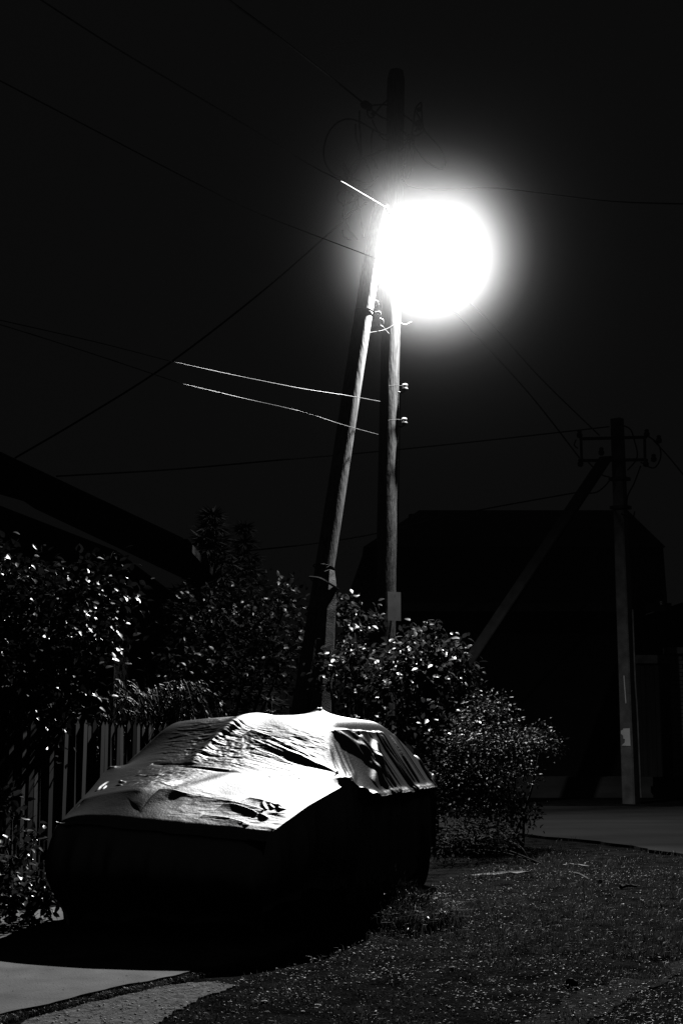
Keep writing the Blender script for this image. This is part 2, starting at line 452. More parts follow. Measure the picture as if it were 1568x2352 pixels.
xs_ = RNG.random(2600)*2.0-2.2; ys_ = RNG.random(2600)*2.4+6.2
k = pt_in(SAND, xs_, ys_)
bits('gravel', xs_[k], ys_[k], .004+.009*RNG.random(k.sum())**2, M_PEBBLE, 10, .008)
xs_ = RNG.random(1800)*2.6-3.0; ys_ = RNG.random(1800)*2.6+6.8
k = xs_ < -1.5+.70*(ys_-7.9)
bits('dry_litter', xs_[k], ys_[k], .003+.009*RNG.random(k.sum())**2, M_BARK, 12, .03)
x, y, bare, r = scatter(14000, 6.7, 15, 18)
k = r.random(len(x)) < np.clip(.27-1.5*bare-1.2*fbm(x*3.3, y*3.3, 3, 57)+.30*np.clip((9.0-y)/1.5, 0, 1), .04, .95)
bits('dry_litter', x[k], y[k], .004+.011*r.random(k.sum())**2.2, M_CHIP, 19, .014)
# darker tuft line growing along the driveway edge
t = RNG.random(5200); q = [p for p in slab_edge]+[Vector((-.2, 9.6, 0))]
seg = np.minimum((t*(len(q)-1)).astype(int), len(q)-2); fr = t*(len(q)-1)-seg
qx = np.array([p.x for p in q]); qy = np.array([p.y for p in q])
ex = qx[seg]*(1-fr)+qx[seg+1]*fr+RNG.normal(0, .03, 5200)+.05; ey = qy[seg]*(1-fr)+qy[seg+1]*fr+RNG.normal(0, .02, 5200)
blades('grass', ex, ey, .02+.03*RNG.random(5200), M_GRASS, .003, 14)

# ---------------------------------------------------------------- far houses, garage, gate
def prism(g, poly, y0, y1):
    """poly in (x, z), extruded along y"""
    n = len(poly)
    v = [(x, y0, z) for x, z in poly]+[(x, y1, z) for x, z in poly]
    f = [tuple(range(n-1, -1, -1)), tuple(range(n, 2*n))]+[(i, (i+1) % n, (i+1) % n+n, i+n) for i in range(n)]
    return g.add(v, f)
hb = thing('mansard_house', 'dark house with a two-pitched mansard roof rising behind the far concrete pole', 'house', (3.2, 28, 0))
e = at(790, 1410, 28); e2 = at(1527, 1410, 28)
x0, x1 = e.x, e2.x
zE, zB, zT = at(1100, 1395, 28).z, at(1100, 1262, 29).z, at(1100, 1178, 31).z
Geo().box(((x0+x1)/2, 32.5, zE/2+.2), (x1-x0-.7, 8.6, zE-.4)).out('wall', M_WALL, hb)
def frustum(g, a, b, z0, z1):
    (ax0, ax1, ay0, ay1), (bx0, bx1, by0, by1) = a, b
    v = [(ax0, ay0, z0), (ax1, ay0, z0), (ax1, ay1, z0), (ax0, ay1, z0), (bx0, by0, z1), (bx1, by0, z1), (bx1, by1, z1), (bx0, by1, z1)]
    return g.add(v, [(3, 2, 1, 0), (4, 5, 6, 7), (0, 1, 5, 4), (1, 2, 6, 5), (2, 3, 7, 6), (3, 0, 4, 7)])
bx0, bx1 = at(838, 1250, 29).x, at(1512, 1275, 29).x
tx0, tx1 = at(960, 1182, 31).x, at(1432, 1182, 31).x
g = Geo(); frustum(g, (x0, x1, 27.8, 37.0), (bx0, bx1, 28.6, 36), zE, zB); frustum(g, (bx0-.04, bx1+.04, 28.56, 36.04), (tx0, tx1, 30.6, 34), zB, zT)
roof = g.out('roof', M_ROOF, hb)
Geo().box(((tx0+tx1)/2, 32.2, zT+.06), (tx1-tx0+.3, .3, .14)).out('ridge_cap', M_ROOF, roof)
Geo().box(((x0+x1)/2, 27.74, zE-.02), (x1-x0+.1, .12, .16)).out('gutter', M_DARKMETAL, roof)
px0 = at(1120, 1800, 28).x
Geo().box(((px0+x1+.8)/2, 28.08, .20), (x1+.8-px0, .22, .40)).out('plinth', M_PLINTH, hb)
hk = at(1517, 1387, 27.7)
g = Geo(); g.lathe([(.012, -.03), (.03, -.02), (.034, .0), (.024, .015), (.034, .03), (.02, .05)], Matrix.Translation(hk), 10)
g.solo('porcelain_insulator', M_PORC, 'tiny white insulator fixed under the mansard eave at the right', 'insulator', 'white porcelain insulators')

gr = thing('garage', 'low dark flat-roofed garage right of the mansard house', 'garage', (8.4, 28.6, 0))
gz = at(1568, 1388, 28.6).z
Geo().box((9.4, 31.0, gz/2), (4.8, 4.6, gz-.3)).out('wall', M_WALL, gr)
Geo().box((9.4, 30.9, gz-.08), (5.2, 5.0, .2)).out('roof', M_ROOF, gr)
gt = thing('plank_gate', 'dark gate of upright boards between the far pole and the brick pier', 'gate', (6.4, 27.6, 0))
ga, gb = at(1466, 1790, 27.4), at(1541, 1790, 27.4); gtop = at(1500, 1525, 27.4).z
nb = 7; w = (gb.x-ga.x)/nb
for i in range(nb):
    o = Geo().box((ga.x+w*(i+.5), 27.4+.008*(i % 2), (.42+gtop)/2), (w*.93, .03, gtop-.42)).out('board', M_GATE, gt)
for z in (.8, gtop-.35): Geo().box(((ga.x+gb.x)/2, 27.45, z), (gb.x-ga.x, .04, .1)).out('rail', M_GATE, gt)
Geo().box(((ga.x+gb.x)/2, 27.42, gtop+.09), (gb.x-ga.x+.1, .14, .16)).out('lintel', M_CONC_DARK, gt)
bp = thing('brick_pier', 'pale brick pier at the right edge beside the plank gate', 'pier', (7.1, 27.5, 0))
ba = gb.x+.03; bz = at(1560, 1500, 27.4).z
Geo().box((ba+.55, 27.55, (bz+.4)/2), (1.06, .25, bz-.4)).out('mortar_core', M_CONC_DARK, bp)
bmesh_shared = None; row = 0; z = .44
while z+.07 < bz:
    x = ba-(.13 if row % 2 else 0)
    while x < ba+1.08:
        xa, xb = max(x, ba), min(x+.25, ba+1.09)
        if xb-xa > .06:
            Geo().box(((xa+xb)/2, 27.42+random.uniform(-.004, .004), z+.035), (xb-xa-.012, .05, .066)).out('brick', M_BRICK, bp)
        x += .26
    z += .078; row += 1
Geo().box((ba+.55, 27.52, bz+.05), (1.2, .34, .12)).out('cap_stone', M_CONC, bp)

lh = thing('gabled_house', 'dark house at left whose sloping roof edge drops behind the hedge', 'house', (-4.6, 20.5, 0))
A, B = at(-260, 915, 20), at(421, 1237, 20); C_, D_ = at(-260, 1060, 20), at(415, 1252, 20)
g = Geo(); prism(g, [(A.x, A.z), (B.x, B.z), (B.x-.02, B.z-.10), (A.x, A.z-.12)], 19.9, 30)
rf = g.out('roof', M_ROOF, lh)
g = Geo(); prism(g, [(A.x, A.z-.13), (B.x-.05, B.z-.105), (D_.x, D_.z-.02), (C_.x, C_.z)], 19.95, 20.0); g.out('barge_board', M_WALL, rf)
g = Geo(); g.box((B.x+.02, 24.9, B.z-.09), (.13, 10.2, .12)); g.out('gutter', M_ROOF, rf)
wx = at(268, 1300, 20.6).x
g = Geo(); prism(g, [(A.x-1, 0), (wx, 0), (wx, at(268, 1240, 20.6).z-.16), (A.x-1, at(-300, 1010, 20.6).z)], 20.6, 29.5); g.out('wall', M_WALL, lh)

# ---------------------------------------------------------------- picket fence behind the car
FA = np.array([-2.95, 10.0]); FD = np.array([.28, .96]); FN = np.array([.96, -.28])
fe = thing('picket_fence', 'tall fence of narrow upright slats between the hedge and the covered car', 'fence', (FA[0], FA[1], 0))
rot = math.atan2(FD[1], FD[0])
slat_me = None
for i in range(57):
    s = i*.116
    p = FA+FD*s+FN*random.uniform(-.006, .006)
    h = 1.42+random.uniform(-.012, .012)
    if slat_me is None:
        g = Geo(); v = [(-.036, -.011, 0), (.036, -.011, 0), (.036, .011, 0), (-.036, .011, 0), (-.036, -.011, .97), (.036, -.011, .97), (.036, .011, .97), (-.036, .011, .97), (0, -.011, 1), (0, .011, 1)]
        g.add(v, [(3, 2, 1, 0), (0, 1, 5, 8, 4), (2, 3, 7, 9, 6), (1, 2, 6, 5), (3, 0, 4, 7), (4, 8, 9, 7), (5, 6, 9, 8)])
        slat_me = mesh_from('slat', g.v, g.f); slat_me.materials.append(M_FENCE)
    o = bpy.data.objects.new('slat', slat_me); COL.objects.link(o); o.parent = fe
    o.location = (p[0]-FA[0], p[1]-FA[1], .05); o.rotation_euler = (random.uniform(-.012, .012), random.gauss(0, .010), rot+random.gauss(0, .05)); o.scale = (random.uniform(.88, 1.08), 1, h+random.uniform(-.03, .03))
for z in (.40, 1.10):
    c = FA+FD*3.2-FN*.035
    Geo().box((c[0], c[1], z), (6.6, .035, .07), rot).out('rail', M_FENCE, fe)
for s in (.3, 2.3, 4.3, 6.2):
    c = FA+FD*s-FN*.085
    Geo().tube([(c[0], c[1], 0), (c[0], c[1], 1.4)], .035, 8).out('post', M_DARKMETAL, fe)

# ---------------------------------------------------------------- the main pole, its strut and concrete stub
def log_pole(name, m, parent, p0, p1, r0, r1, seed, n=70, sides=20):
    """a barked log: rings with knots and flats"""
    p0, p1 = Vector(p0), Vector(p1); ax = (p1-p0).normalized(); a = ax.orthogonal().normalized(); b = ax.cross(a)
    v = []; L = (p1-p0).length
    for i in range(n):
        t = i/(n-1)
        c = p0.lerp(p1, t)+a*.012*math.sin(t*7+seed)+b*.012*math.sin(t*5+2*seed)
        r = r0+(r1-r0)*t
        if i == n-1: r *= .80
        for k in range(sides):
            th = 2*math.pi*k/sides
            rr = r*(1+.035*float(fbm(np.array(th*2.2), np.array(t*L*2.6), 3, seed))+.02*float(fbm(np.array(th*6), np.array(t*L*.7), 2, seed+3)))
            v.append(c+(a*math.cos(th)+b*math.sin(th))*rr)
    f = [(i*sides+k, i*sides+(k+1) % sides, (i+1)*sides+(k+1) % sides, (i+1)*sides+k) for i in range(n-1) for k in range(sides)]
    v.append(p1+ax*.03); q = len(v)-1
    f += [((n-1)*sides+k, (n-1)*sides+(k+1) % sides, q) for k in range(sides)]
    return obj(name, v, f, m, parent, True)
b1 = at(909.5, 163, POLE_D); b0 = at(876.5, 1850, POLE_D); b0 = b1+(b0-b1)*(b1.z/(b1.z-b0.z))
BPY = 1652+1.5*F_PX/POLE_D
pole = thing('utility_pole', 'tall upright wooden pole with cable coils at its top beside the glaring lamp', 'utility pole', (b0.x, POLE_D, 0))
pax = (b1-b0).normalized()
log_pole('shaft', M_WOOD, pole, (b0.x, POLE_D, -.02), b1, .132*K, .118*K, 2)
def pole_pt(py):
    t = (BPY-py)/(BPY-163.0)
    return b0.lerp(b1, t)
for py in (1010, 932):
    c = pole_pt(py)
    Geo().tube([c+K*Vector((.10, -.05, 0)), c+K*Vector((.155, -.07, -.015)), c+K*Vector((.185, -.08, .0)), c+K*Vector((.19, -.08, .05))], K*.011, 6).out('hook', M_STEEL, pole)
    g = Geo(); g.lathe([(.012, -.035), (.036, -.03), (.042, -.005), (.026, .012), (.038, .028), (.034, .05), (.016, .058)], Matrix.Translation(c+K*Vector((.19, -.08, .045))) @ Matrix.Scale(K, 4), 12)
    g.solo('porcelain_insulator', M_PORC, ('upper' if py == 932 else 'lower')+' of the two white insulators hooked to the right side of the wooden pole', 'insulator', 'white porcelain insulators', True)
    Geo().tube(spline([c+K*Vector((.19, -.12, .055)), c+K*Vector((.1, -.16, .06)), c+K*Vector((-.02, -.165, .05))], 5), .006, 5).out('binding_wire', M_WIRE, pole)
# earth wire running down the right edge
Geo().tube(spline([pole_pt(y)+K*Vector((.134, -.035, 0)) for y in (905, 1000, 1120, 1260, 1390, 1480)], 4), .007, 5).out('earth_wire', M_CABLE, pole)
c = pole_pt(1417)+K*Vector((.10, -.21, 0))
g = Geo(); g.box(c, (.19*K, .006, .36*K), .5); g.tube([c+K*Vector((0, .0, -.14)), c+K*Vector((0, .09, -.14))], K*.01, 6); g.tube([c+K*Vector((0, .0, .14)), c+K*Vector((0, .09, .14))], K*.01, 6)
g.solo('sign_plate', M_PLATE, 'blank grey rectangular plate fixed low on the wooden pole above the bush', 'sign')

s1 = at(878, 468, 17.80*K); s0 = at(655, 1850, 16.6*K); s0 = s1+(s0-s1)*(s1.z/(s1.z-s0.z))
SPY = 1652+1.5*F_PX/s0.y
strut = thing('pole_strut', 'slanting wooden prop log leaning up against the upright pole', 'pole strut', (s0.x, s0.y, 0))
log_pole('shaft', M_WOOD, strut, s0, s1, .118*K, .112*K, 5)
def strut_pt(py):
    t = (SPY-py)/(SPY-468.0)
    return s0.lerp(s1, t)
sax = (s1-s0).normalized()
for py in (1345, 1375, 1440, 1452):
    c = strut_pt(py)
    g = Geo()
    a = sax.orthogonal().normalized(); b = sax.cross(a)
    g.tube([c+(a*math.cos(t)+b*math.sin(t))*.127*K for t in np.linspace(0, 6.283, 20)], K*.008, 5, cap=False); g.out('wire_band', M_WIRE if py == 1375 else M_STEEL, strut)
c = strut_pt(745); g = Geo()
a = sax.orthogonal().normalized(); b = sax.cross(a)
g.tube([c+(a*math.cos(t)+b*math.sin(t))*.118*K for t in np.linspace(0, 6.283, 20)], K*.012, 5, cap=False); g.out('wire_band', M_CABLE, strut)
# concrete stub the strut is lashed to
sa, sb = at(722, 1900, 15.75*K), at(757, 1312, 16.45*K)
stub = thing('concrete_stub', 'pale rough concrete stub post lashed to the foot of the slanting log', 'post', (sa.x, sa.y, 0))
g = Geo(); v = []
for i in range(26):
    t = i/25; c = sa.lerp(sb, t)
    hw = K*(.088-.012*t-(.03*max(0, t-.93)/.07))
    for k, (ux, uy) in enumerate(((-1.3, -.5), (0, -1.5), (1.15, -.35), (1.2, .2), (.2, 1.2), (-1, .7))):
        j = 1+.10*float(fbm(np.array(k*3.1), np.array(i*.45), 3, 8))
        v.append((c.x+ux*hw*j*1.05, c.y+uy*hw*j, c.z+(random.uniform(-.04, .02) if i == 25 else 0)))
f = [(i*6+k, i*6+(k+1) % 6, (i+1)*6+(k+1) % 6, (i+1)*6+k) for i in range(25) for k in range(6)]+[tuple(25*6+k for k in range(6))]
obj('post', v, f, M_CONC, stub)
c = at(745, 1335, 16.40*K)
g = Geo(); g.tube(spline([c+K*Vector((-.17, .02, .05)), c+K*Vector((-.05, -.13, .02)), c+K*Vector((.06, -.13, -.04)), c+K*Vector((.16, .02, -.09))], 4), .018, 6); g.out('lashing', M_DARKMETAL, stub)
g = Geo(); g.tube([sb+K*Vector((-.02, 0, -.02)), sb+K*Vector((-.03, 0, .04)), sb+K*Vector((.0, 0, .055))], K*.012, 6); g.out('rebar', M_STEEL, stub)

# ---------------------------------------------------------------- street lamp on its bracket
lamp = thing('street_lamp', 'blazing street lamp at the right of the wooden pole, its fitting lost in glare', 'street lamp', LAMP)
c = pole_pt(655)
Geo().tube(spline([c+K*Vector((.11, -.05, -.1)), c+K*Vector((.22, -.12, .12)), (LAMP.x-.28, LAMP.y+.04, LAMP.z+.17), (LAMP.x-.05, LAMP.y+.05, LAMP.z+.16)], 8), .02, 8).out('bracket', M_STEEL, lamp, True)
Geo().box(c+K*Vector((.12, -.05, -.1)), (.05, .14, .16)).out('bracket_plate', M_STEEL, lamp)
q = (-LAMP_AXIS).to_track_quat('Z', 'Y').to_matrix().to_4x4()
MH = Matrix.Translation(LAMP-LAMP_AXIS*.07) @ q
g = Geo(); g.lathe([(.155, .015), (.16, .03), (.145, .07), (.10, .13), (.055, .17), (.045, .23), (.02, .25)], MH, 20); g.out('hood', M_STEEL, lamp, True)
M_BULB = bpy.data.materials.new('lamp_glass'); M_BULB.use_nodes = True
nt = M_BULB.node_tree; nt.nodes['Principled BSDF'].inputs['Base Color'].default_value = (1, 1, 1, 1)
nt.nodes['Principled BSDF'].inputs['Emission Color'].default_value = (1, 1, 1, 1); nt.nodes['Principled BSDF'].inputs['Emission Strength'].default_value = .4
M_BULB.cycles.emission_sampling = 'NONE'
g = Geo(); g.lathe([(.05, -.022), (.11, -.012), (.14, 0.0), (.15, .012)], MH, 20); g.out('bulb', M_BULB, lamp, True)

# ---------------------------------------------------------------- wires and cables
def wire(name, pts, r, m, label, cat='cable', group='overhead cables', per=10, sides=5):
    P = spline([at(*p) for p in pts], per)
    n = len(P)
    g = Geo(); g.tube(P, [r*min(1, .22+2.2*i/n) for i in range(n)] if m is M_WIRE else r, sides)  # bright wires thin towards their start to imitate light fading out
    o = obj(name, np.array(g.v)-np.array(P[0]), g.f, m, None, True); o.location = P[0]
    return props(o, label, cat, group)
wire('cable', [(430, -75, 14.33), (525, 0, 16.12), (640, 85, 17.92), (760, 178, 20.30), (838, 240, 21.32)], 0.0152, M_CABLE, 'thick dark cable running from the top frame edge down to the wooden pole top')
wire('cable', [(842, 465, 21.20), (790, 505, 21.27), (620, 655, 21.08), (395, 830, 20.61), (200, 955, 20.33), (35, 1052, 20.10)], 0.0146, M_CABLE, 'dark service cable sloping from the tangle on the pole down to the left roof')
wire('cable', [(918, 395, 21.44), (935, 425, 21.38), (1000, 436, 21.14), (1130, 432, 20.78), (1280, 449, 20.30), (1420, 464, 19.83), (1640, 470, 19.11)], 0.0117, M_CABLE, 'dark cable leaving the pole to the right above the lamp glare')
wire('wire', [(60, -22, 11.35), (95, 0, 11.94), (250, 100, 13.38), (400, 190, 15.05), (560, 285, 16.96), (700, 372, 18.87), (782, 415, 19.83)], 0.0076, M_CABLE, 'thin dark wire from the upper left corner towards the glare', 'wire', 'dark overhead wires')  # unlit stretch, coloured dark; its lit end is the next wire
wire('wire', [(782, 415, 19.83), (800, 425, 20.07), (885, 475, 20.90)], 0.0048, M_WIRE, 'bright-coloured lit stretch of the thin wire entering the glare from the upper left', 'wire')  # lit end of the wire above, split off and coloured bright
wire('wire', [(-40, 166, 11.71), (0, 185, 12.18), (220, 300, 14.09), (450, 420, 16.24), (620, 500, 18.39), (880, 600, 21.02)], 0.0070, M_CABLE, 'thin dark wire below the first one, fading into the glare from the left edge', 'wire', 'dark overhead wires')
wire('wire', [(880, 600, 21.20), (1000, 640, 21.37), (1105, 720, 21.87), (1240, 868, 23.38), (1375, 1000, 25.85)], 0.0117, M_CABLE, 'right one of two dark wires running down from the glare to the crossarm', 'wire', 'dark wires to the far pole')
wire('wire', [(885, 475, 21.14), (960, 620, 21.31), (1060, 735, 21.76), (1215, 905, 23.38), (1330, 1052, 25.85)], 0.0129, M_CABLE, 'left one of two dark wires running down from the glare to the crossarm', 'wire', 'dark wires to the far pole')
wire('wire', [(-60, 722, 15.53), (0, 735, 15.89), (220, 785, 17.08), (395, 830, 18.15)], 0.0064, M_CABLE, 'dark-coloured unlit stretch of the upper bright wire from the left edge', 'wire', 'dark-coloured unlit stretches of the bright wires')  # unlit part of the upper wire, kept dark by colour
wire('wire', [(395, 830, 18.15), (540, 862, 19.11), (690, 892, 19.75), (800, 909, 20.30), (872, 922, 21.05)], 0.0052, M_WIRE, 'upper of two thin bright wires tied across the leaning log to the pole', 'wire', 'bright-coloured lit stretches of the wires tied to the insulators')  # lit part of the same upper wire, brightened by colour
wire('wire', [(-60, 728, 15.53), (0, 745, 15.89), (200, 808, 17.08), (415, 880, 18.27)], 0.0064, M_CABLE, 'dark-coloured unlit stretch of the lower bright wire from the left edge', 'wire', 'dark-coloured unlit stretches of the bright wires')  # lower wire outside the light, painted dark
wire('wire', [(415, 880, 18.27), (560, 915, 19.35), (690, 945, 19.75), (785, 975, 20.25), (868, 998, 21.05)], 0.0048, M_WIRE, 'lower of two thin bright wires tied across the leaning log to the pole', 'wire', 'bright-coloured lit stretches of the wires tied to the insulators')  # lower wire continued in the light, painted bright
g = Geo()
wire('cable', [(130, 1094, 20.3), (400, 1078, 21.5), (650, 1056, 22.6), (900, 1034, 23.8), (1150, 1008, 24.8), (1398, 980, 25.85)], .012, M_CABLE, 'long dark cable from the left roof behind both logs to the far pole top')
wire('cable', [(560, 1266, 22.0), (700, 1251, 22.7), (850, 1228, 23.4), (1000, 1192, 24.2), (1150, 1162, 25.0), (1330, 1130, 25.85)], .012, M_CABLE, 'lower dark cable passing above the mansard roof to the far strut')
wire('cable', [(1500, 1012, 26), (1535, 1050, 25), (1600, 1130, 23)], .012, M_CABLE, 'dark cable leaving the far crossarm at the right edge')

def loop(pts, D, r=.008):
    out = []
    for i, p in enumerate(pts):
        d = p[2] if len(p) > 2 else D+.04*math.sin(i*1.9)
        out.append(at(p[0], p[1], d))
    g = Geo(); g.tube(spline(out, 7), r*K, 5)
    return g
SRC = lambda X, Y: ((1150+X/2.613)/1.6327, (250+Y/2.613)/1.6327)   # enlargement read-off
def tangle(name, label, D, strands, r=.0115, blobs=()):
    c = at(*SRC(*strands[0][0]), D)
    t = thing(name, label, 'cable tangle', c, 'cable tangles at the pole top')
    for s in strands: loop([SRC(*p) for p in s], D, r).out('loop', M_CABLE, t, True)
    for (bx, by, rad) in blobs:
        bm = bmesh.new(); bmesh.ops.create_icosphere(bm, subdivisions=2, radius=rad*K)
        cc = at(*SRC(bx, by), D)
        vs = [(v.co.x*1.2+cc.x, v.co.y+cc.y, v.co.z*(1+.3*math.sin(v.co.x*40))+cc.z) for v in bm.verts]; fs = [[v.index for v in f.verts] for f in bm.faces]; bm.free()
        obj('clamp', vs, fs, M_CABLE, t, True)
tangle('cable_tangle', 'big hanging loop and clamp of dark cable left of the pole top', 17.86*K, [
    [(780, 680), (650, 615), (520, 540), (400, 512), (290, 555), (205, 665), (165, 830), (190, 960), (260, 1050), (380, 1110)],
    [(515, 430), (515, 560), (525, 700), (530, 860), (500, 980), (440, 1070), (410, 1140)],
    [(475, 560), (480, 680), (510, 790), (525, 880)],
    [(545, 340), (620, 410), (720, 490), (800, 520)],
    [(640, 380), (740, 372), (800, 380)],
    [(590, 420), (600, 480), (640, 500), (690, 430), (740, 370), (790, 330)],
    [(640, 520), (670, 590), (740, 700), (800, 720)],
    [(645, 620), (630, 740), (640, 880), (690, 1000)],
    [(780, 800), (690, 840), (560, 890), (470, 940), (420, 1010), (405, 1080)],
    [(560, 900), (610, 1010), (640, 1100)]], blobs=[(560, 365, .045), (600, 395, .05), (575, 380, .055), (650, 460, .03)])
tangle('cable_tangle', 'bunch of small dark cable loops below the big loop, in the edge of the glare', 17.8*K, [
    [(350, 970), (365, 950), (400, 1030), (450, 1130), (480, 1200)],
    [(355, 975), (390, 1080), (440, 1170), (500, 1220)],
    [(400, 1140), (480, 1190), (560, 1210), (640, 1150), (690, 1080)],
    [(440, 1090), (520, 1125), (600, 1140), (660, 1120)],
    [(370, 1210), (310, 1240), (300, 1300), (350, 1350), (420, 1330), (470, 1290), (500, 1250)],
    [(370, 1210), (430, 1230), (450, 1270)],
    [(380, 1180), (370, 1290), (360, 1400), (380, 1520), (430, 1620), (500, 1700)],
    [(500, 1260), (440, 1400), (380, 1470), (340, 1530)],
    [(350, 1400), (345, 1460), (400, 1560)],
    [(520, 1250), (560, 1300), (620, 1290), (650, 1220)],
    [(500, 1270), (510, 1420), (540, 1560), (560, 1680)],
    [(345, 1600), (360, 1660), (430, 1700)]], blobs=[(500, 1200, .05), (450, 1160, .04), (520, 1230, .055)])
tangle('cable_tangle', 'tied dark cable loops right of the pole top', 17.84*K, [
    [(940, 470), (1000, 510), (1060, 560)],
    [(1120, 345), (1070, 400), (1050, 500), (1040, 600), (1010, 690), (940, 790), (900, 820)],
    [(1120, 345), (1125, 450), (1140, 590), (1210, 690), (1300, 790), (1350, 900), (1345, 990), (1270, 990), (1160, 920), (1080, 820), (1010, 730), (950, 640), (900, 600)],
    [(1150, 620), (1090, 670), (1020, 690), (960, 720), (900, 690)],
    [(1010, 710), (1000, 830), (980, 920), (940, 980), (930, 900)],
    [(1050, 720), (1045, 850), (1030, 980), (990, 1080), (950, 1110)],
    [(1070, 440), (1110, 520), (1120, 560), (1060, 640)]], blobs=[(1095, 420, .03), (1085, 560, .045), (1100, 600, .04), (1015, 690, .05)])
# curled wire ends between log and pole
t = thing('wire_curl', 'pale curled wire ends between the leaning log and the upright pole', 'wire', at(850, 745, 17.75*K))
P8 = lambda X, Y: ((900+X/1.809)/1.6327, (1000+Y/1.809)/1.6327)
for s in ([(868, 420), (875, 445), (930, 440), (990, 425), (1060, 385)], [(900, 230), (930, 232), (935, 262), (905, 270)], [(910, 310), (945, 305), (953, 330), (925, 325)], [(945, 350), (968, 360), (968, 390), (945, 400), (965, 405), (985, 430), (1010, 455)], [(1075, 340), (1090, 380), (1120, 392), (1160, 375)], [(868, 60), (862, 200), (866, 330), (870, 425)]):
    g = Geo(); g.tube(spline([at(*P8(*p), 17.72*K+.03*i) for i, p in enumerate(s)], 6), .008, 5); g.out('strand', M_WIRE, t, True)

# ---------------------------------------------------------------- far concrete pole with crossarm, strut, notices
fb = at(1440, 1842, 26); ft = at(1411, 962, 26)
fp = thing('concrete_pole', 'far square concrete pole with a rectangular crossarm frame and a torn notice', 'utility pole', (fb.x, 26, 0))
def sq_pole(name, m, parent, p0, p1, w0, w1, d0, d1, rot, n=14):
    v = []
    for i in range(n):
        t = i/(n-1); c = Vector(p0).lerp(Vector(p1), t); w = w0+(w1-w0)*t; d = d0+(d1-d0)*t
        for (a, b) in ((-1, -.8), (-.8, -1), (.8, -1), (1, -.8), (1, .8), (.8, 1), (-.8, 1), (-1, .8)):
            x, y = a*w/2, b*d/2
            j = random.uniform(-.003, .003)
            v.append((c.x+x*math.cos(rot)-y*math.sin(rot)+j, c.y+x*math.sin(rot)+y*math.cos(rot)+j, c.z))
    f = [(i*8+k, i*8+(k+1) % 8, (i+1)*8+(k+1) % 8, (i+1)*8+k) for i in range(n-1) for k in range(8)]+[tuple((n-1)*8+k for k in range(8))]
    return obj(name, v, f, m, parent)
FR = -.72   # turned so that one face looks left towards the lamp
sq_pole('shaft', M_CONC_DARK, fp, (fb.x+.07, 26, 0), (ft.x+.04, 26, ft.z), .26, .20, .24, .17, FR)
for (a, b) in (((1330, 1008), (1484, 1004)), ((1332, 1058), (1482, 1056))):
    Geo().tube([at(*a, 25.83), at(*b, 25.83)], .035, 4).out('crossarm', M_DARKMETAL, fp)
for (a, b) in (((1333, 1006), (1335, 1058)), ((1479, 1004), (1480, 1057))):
    Geo().tube([at(*a, 25.8), at(*b, 25.8)], .03, 4).out('crossarm_brace', M_DARKMETAL, fp)
for (x, y) in ((1330, 1000), (1484, 998), (1332, 1066), (1482, 1066), (1512, 1012), (1500, 1055), (1380, 1040)):
    g = Geo(); g.lathe([(.02, -.05), (.05, -.03), (.055, .02), (.035, .05), (.045, .08), (.02, .1)], Matrix.Translation(at(x, y, 25.78)), 10); g.out('insulator', M_DARKMETAL, fp, True)
for s in ([(1420, 975), (1445, 985), (1455, 1010), (1462, 1050), (1440, 1080)], [(1484, 1000), (1510, 1020), (1516, 1050), (1500, 1075), (1470, 1062)], [(1350, 1062), (1380, 1090), (1400, 1100), (1370, 1130), (1330, 1132)], [(1470, 1070), (1455, 1110), (1440, 1140), (1438, 1170)], [(1322, 1010), (1318, 1022), (1326, 1030)], [(1425, 1180), (1450, 1190), (1456, 1175)]):
    g = Geo(); g.tube(spline([at(*p, 25.8) for p in s], 6), .013, 5); g.out('jumper_cable', M_CABLE, fp, True)
for py in (1105, 1172):
    c = fb.lerp(ft, (1842-py)/(1842-962.0)); Geo().box(c+Vector((.05, 0, 0)), (.30, .28, .06), FR).out('clamp_band', M_DARKMETAL, fp)
Geo().tube(spline([at(1452, 1400, 25.9), at(1458, 1560, 25.9), at(1463, 1640, 25.9), at(1471, 1832, 25.9)], 4), .018, 6).out('conduit', M_STEEL, fp)
t0, t1 = at(1092, 1500, 24.6), at(1392, 1050, 25.85)
low = t0+(t0-t1)*(t0.z/(t1.z-t0.z))
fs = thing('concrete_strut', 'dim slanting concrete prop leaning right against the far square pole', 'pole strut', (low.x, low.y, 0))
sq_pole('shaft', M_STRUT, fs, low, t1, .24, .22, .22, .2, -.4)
# notices on the lit face
nl = Vector((math.sin(FR), -math.cos(FR), 0))   # outward normal of the face that looks at the lamp
def on_face(py, off=.0):
    t = (1842-py)/(1842-962.0); c = Vector((fb.x+.07, 26, 0)).lerp(Vector((ft.x+.04, 26, ft.z)), t)
    return c+nl*((.24-.07*t)/2+off)
tu = Vector((-nl.y, nl.x, 0))
if tu.x < 0: tu = -tu
c = on_face(1694, .006)
out = [(-.09, .11), (-.05, .13), (-.04, .15), (.09, .155), (.095, -.16), (-.085, -.155), (-.05, -.12), (-.02, -.10), (-.015, -.04), (-.045, -.03), (-.05, .02), (-.095, .06)]
v = [c+tu*a+Vector((0, 0, b)) for a, b in out]+[c-nl*.003+tu*a+Vector((0, 0, b)) for a, b in out]; n = len(out)
solo('torn_notice', v, [tuple(range(n)), tuple(range(2*n-1, n-1, -1))]+[(i, i+n, (i+1) % n+n, (i+1) % n) for i in range(n)], M_PAPER, 'white paper notice with a torn left edge stuck on the far pole', 'notice')
c = on_face(1588, .006)
g = Geo(); g.box((0, 0, 0), (.02, .004, .50), 0)
R = Matrix((tu, nl, Vector((0, 0, 1)))).transposed()
v = [R @ Vector((p[0]-p[2]*.05+.02, p[1], p[2]))+c for p in g.v]
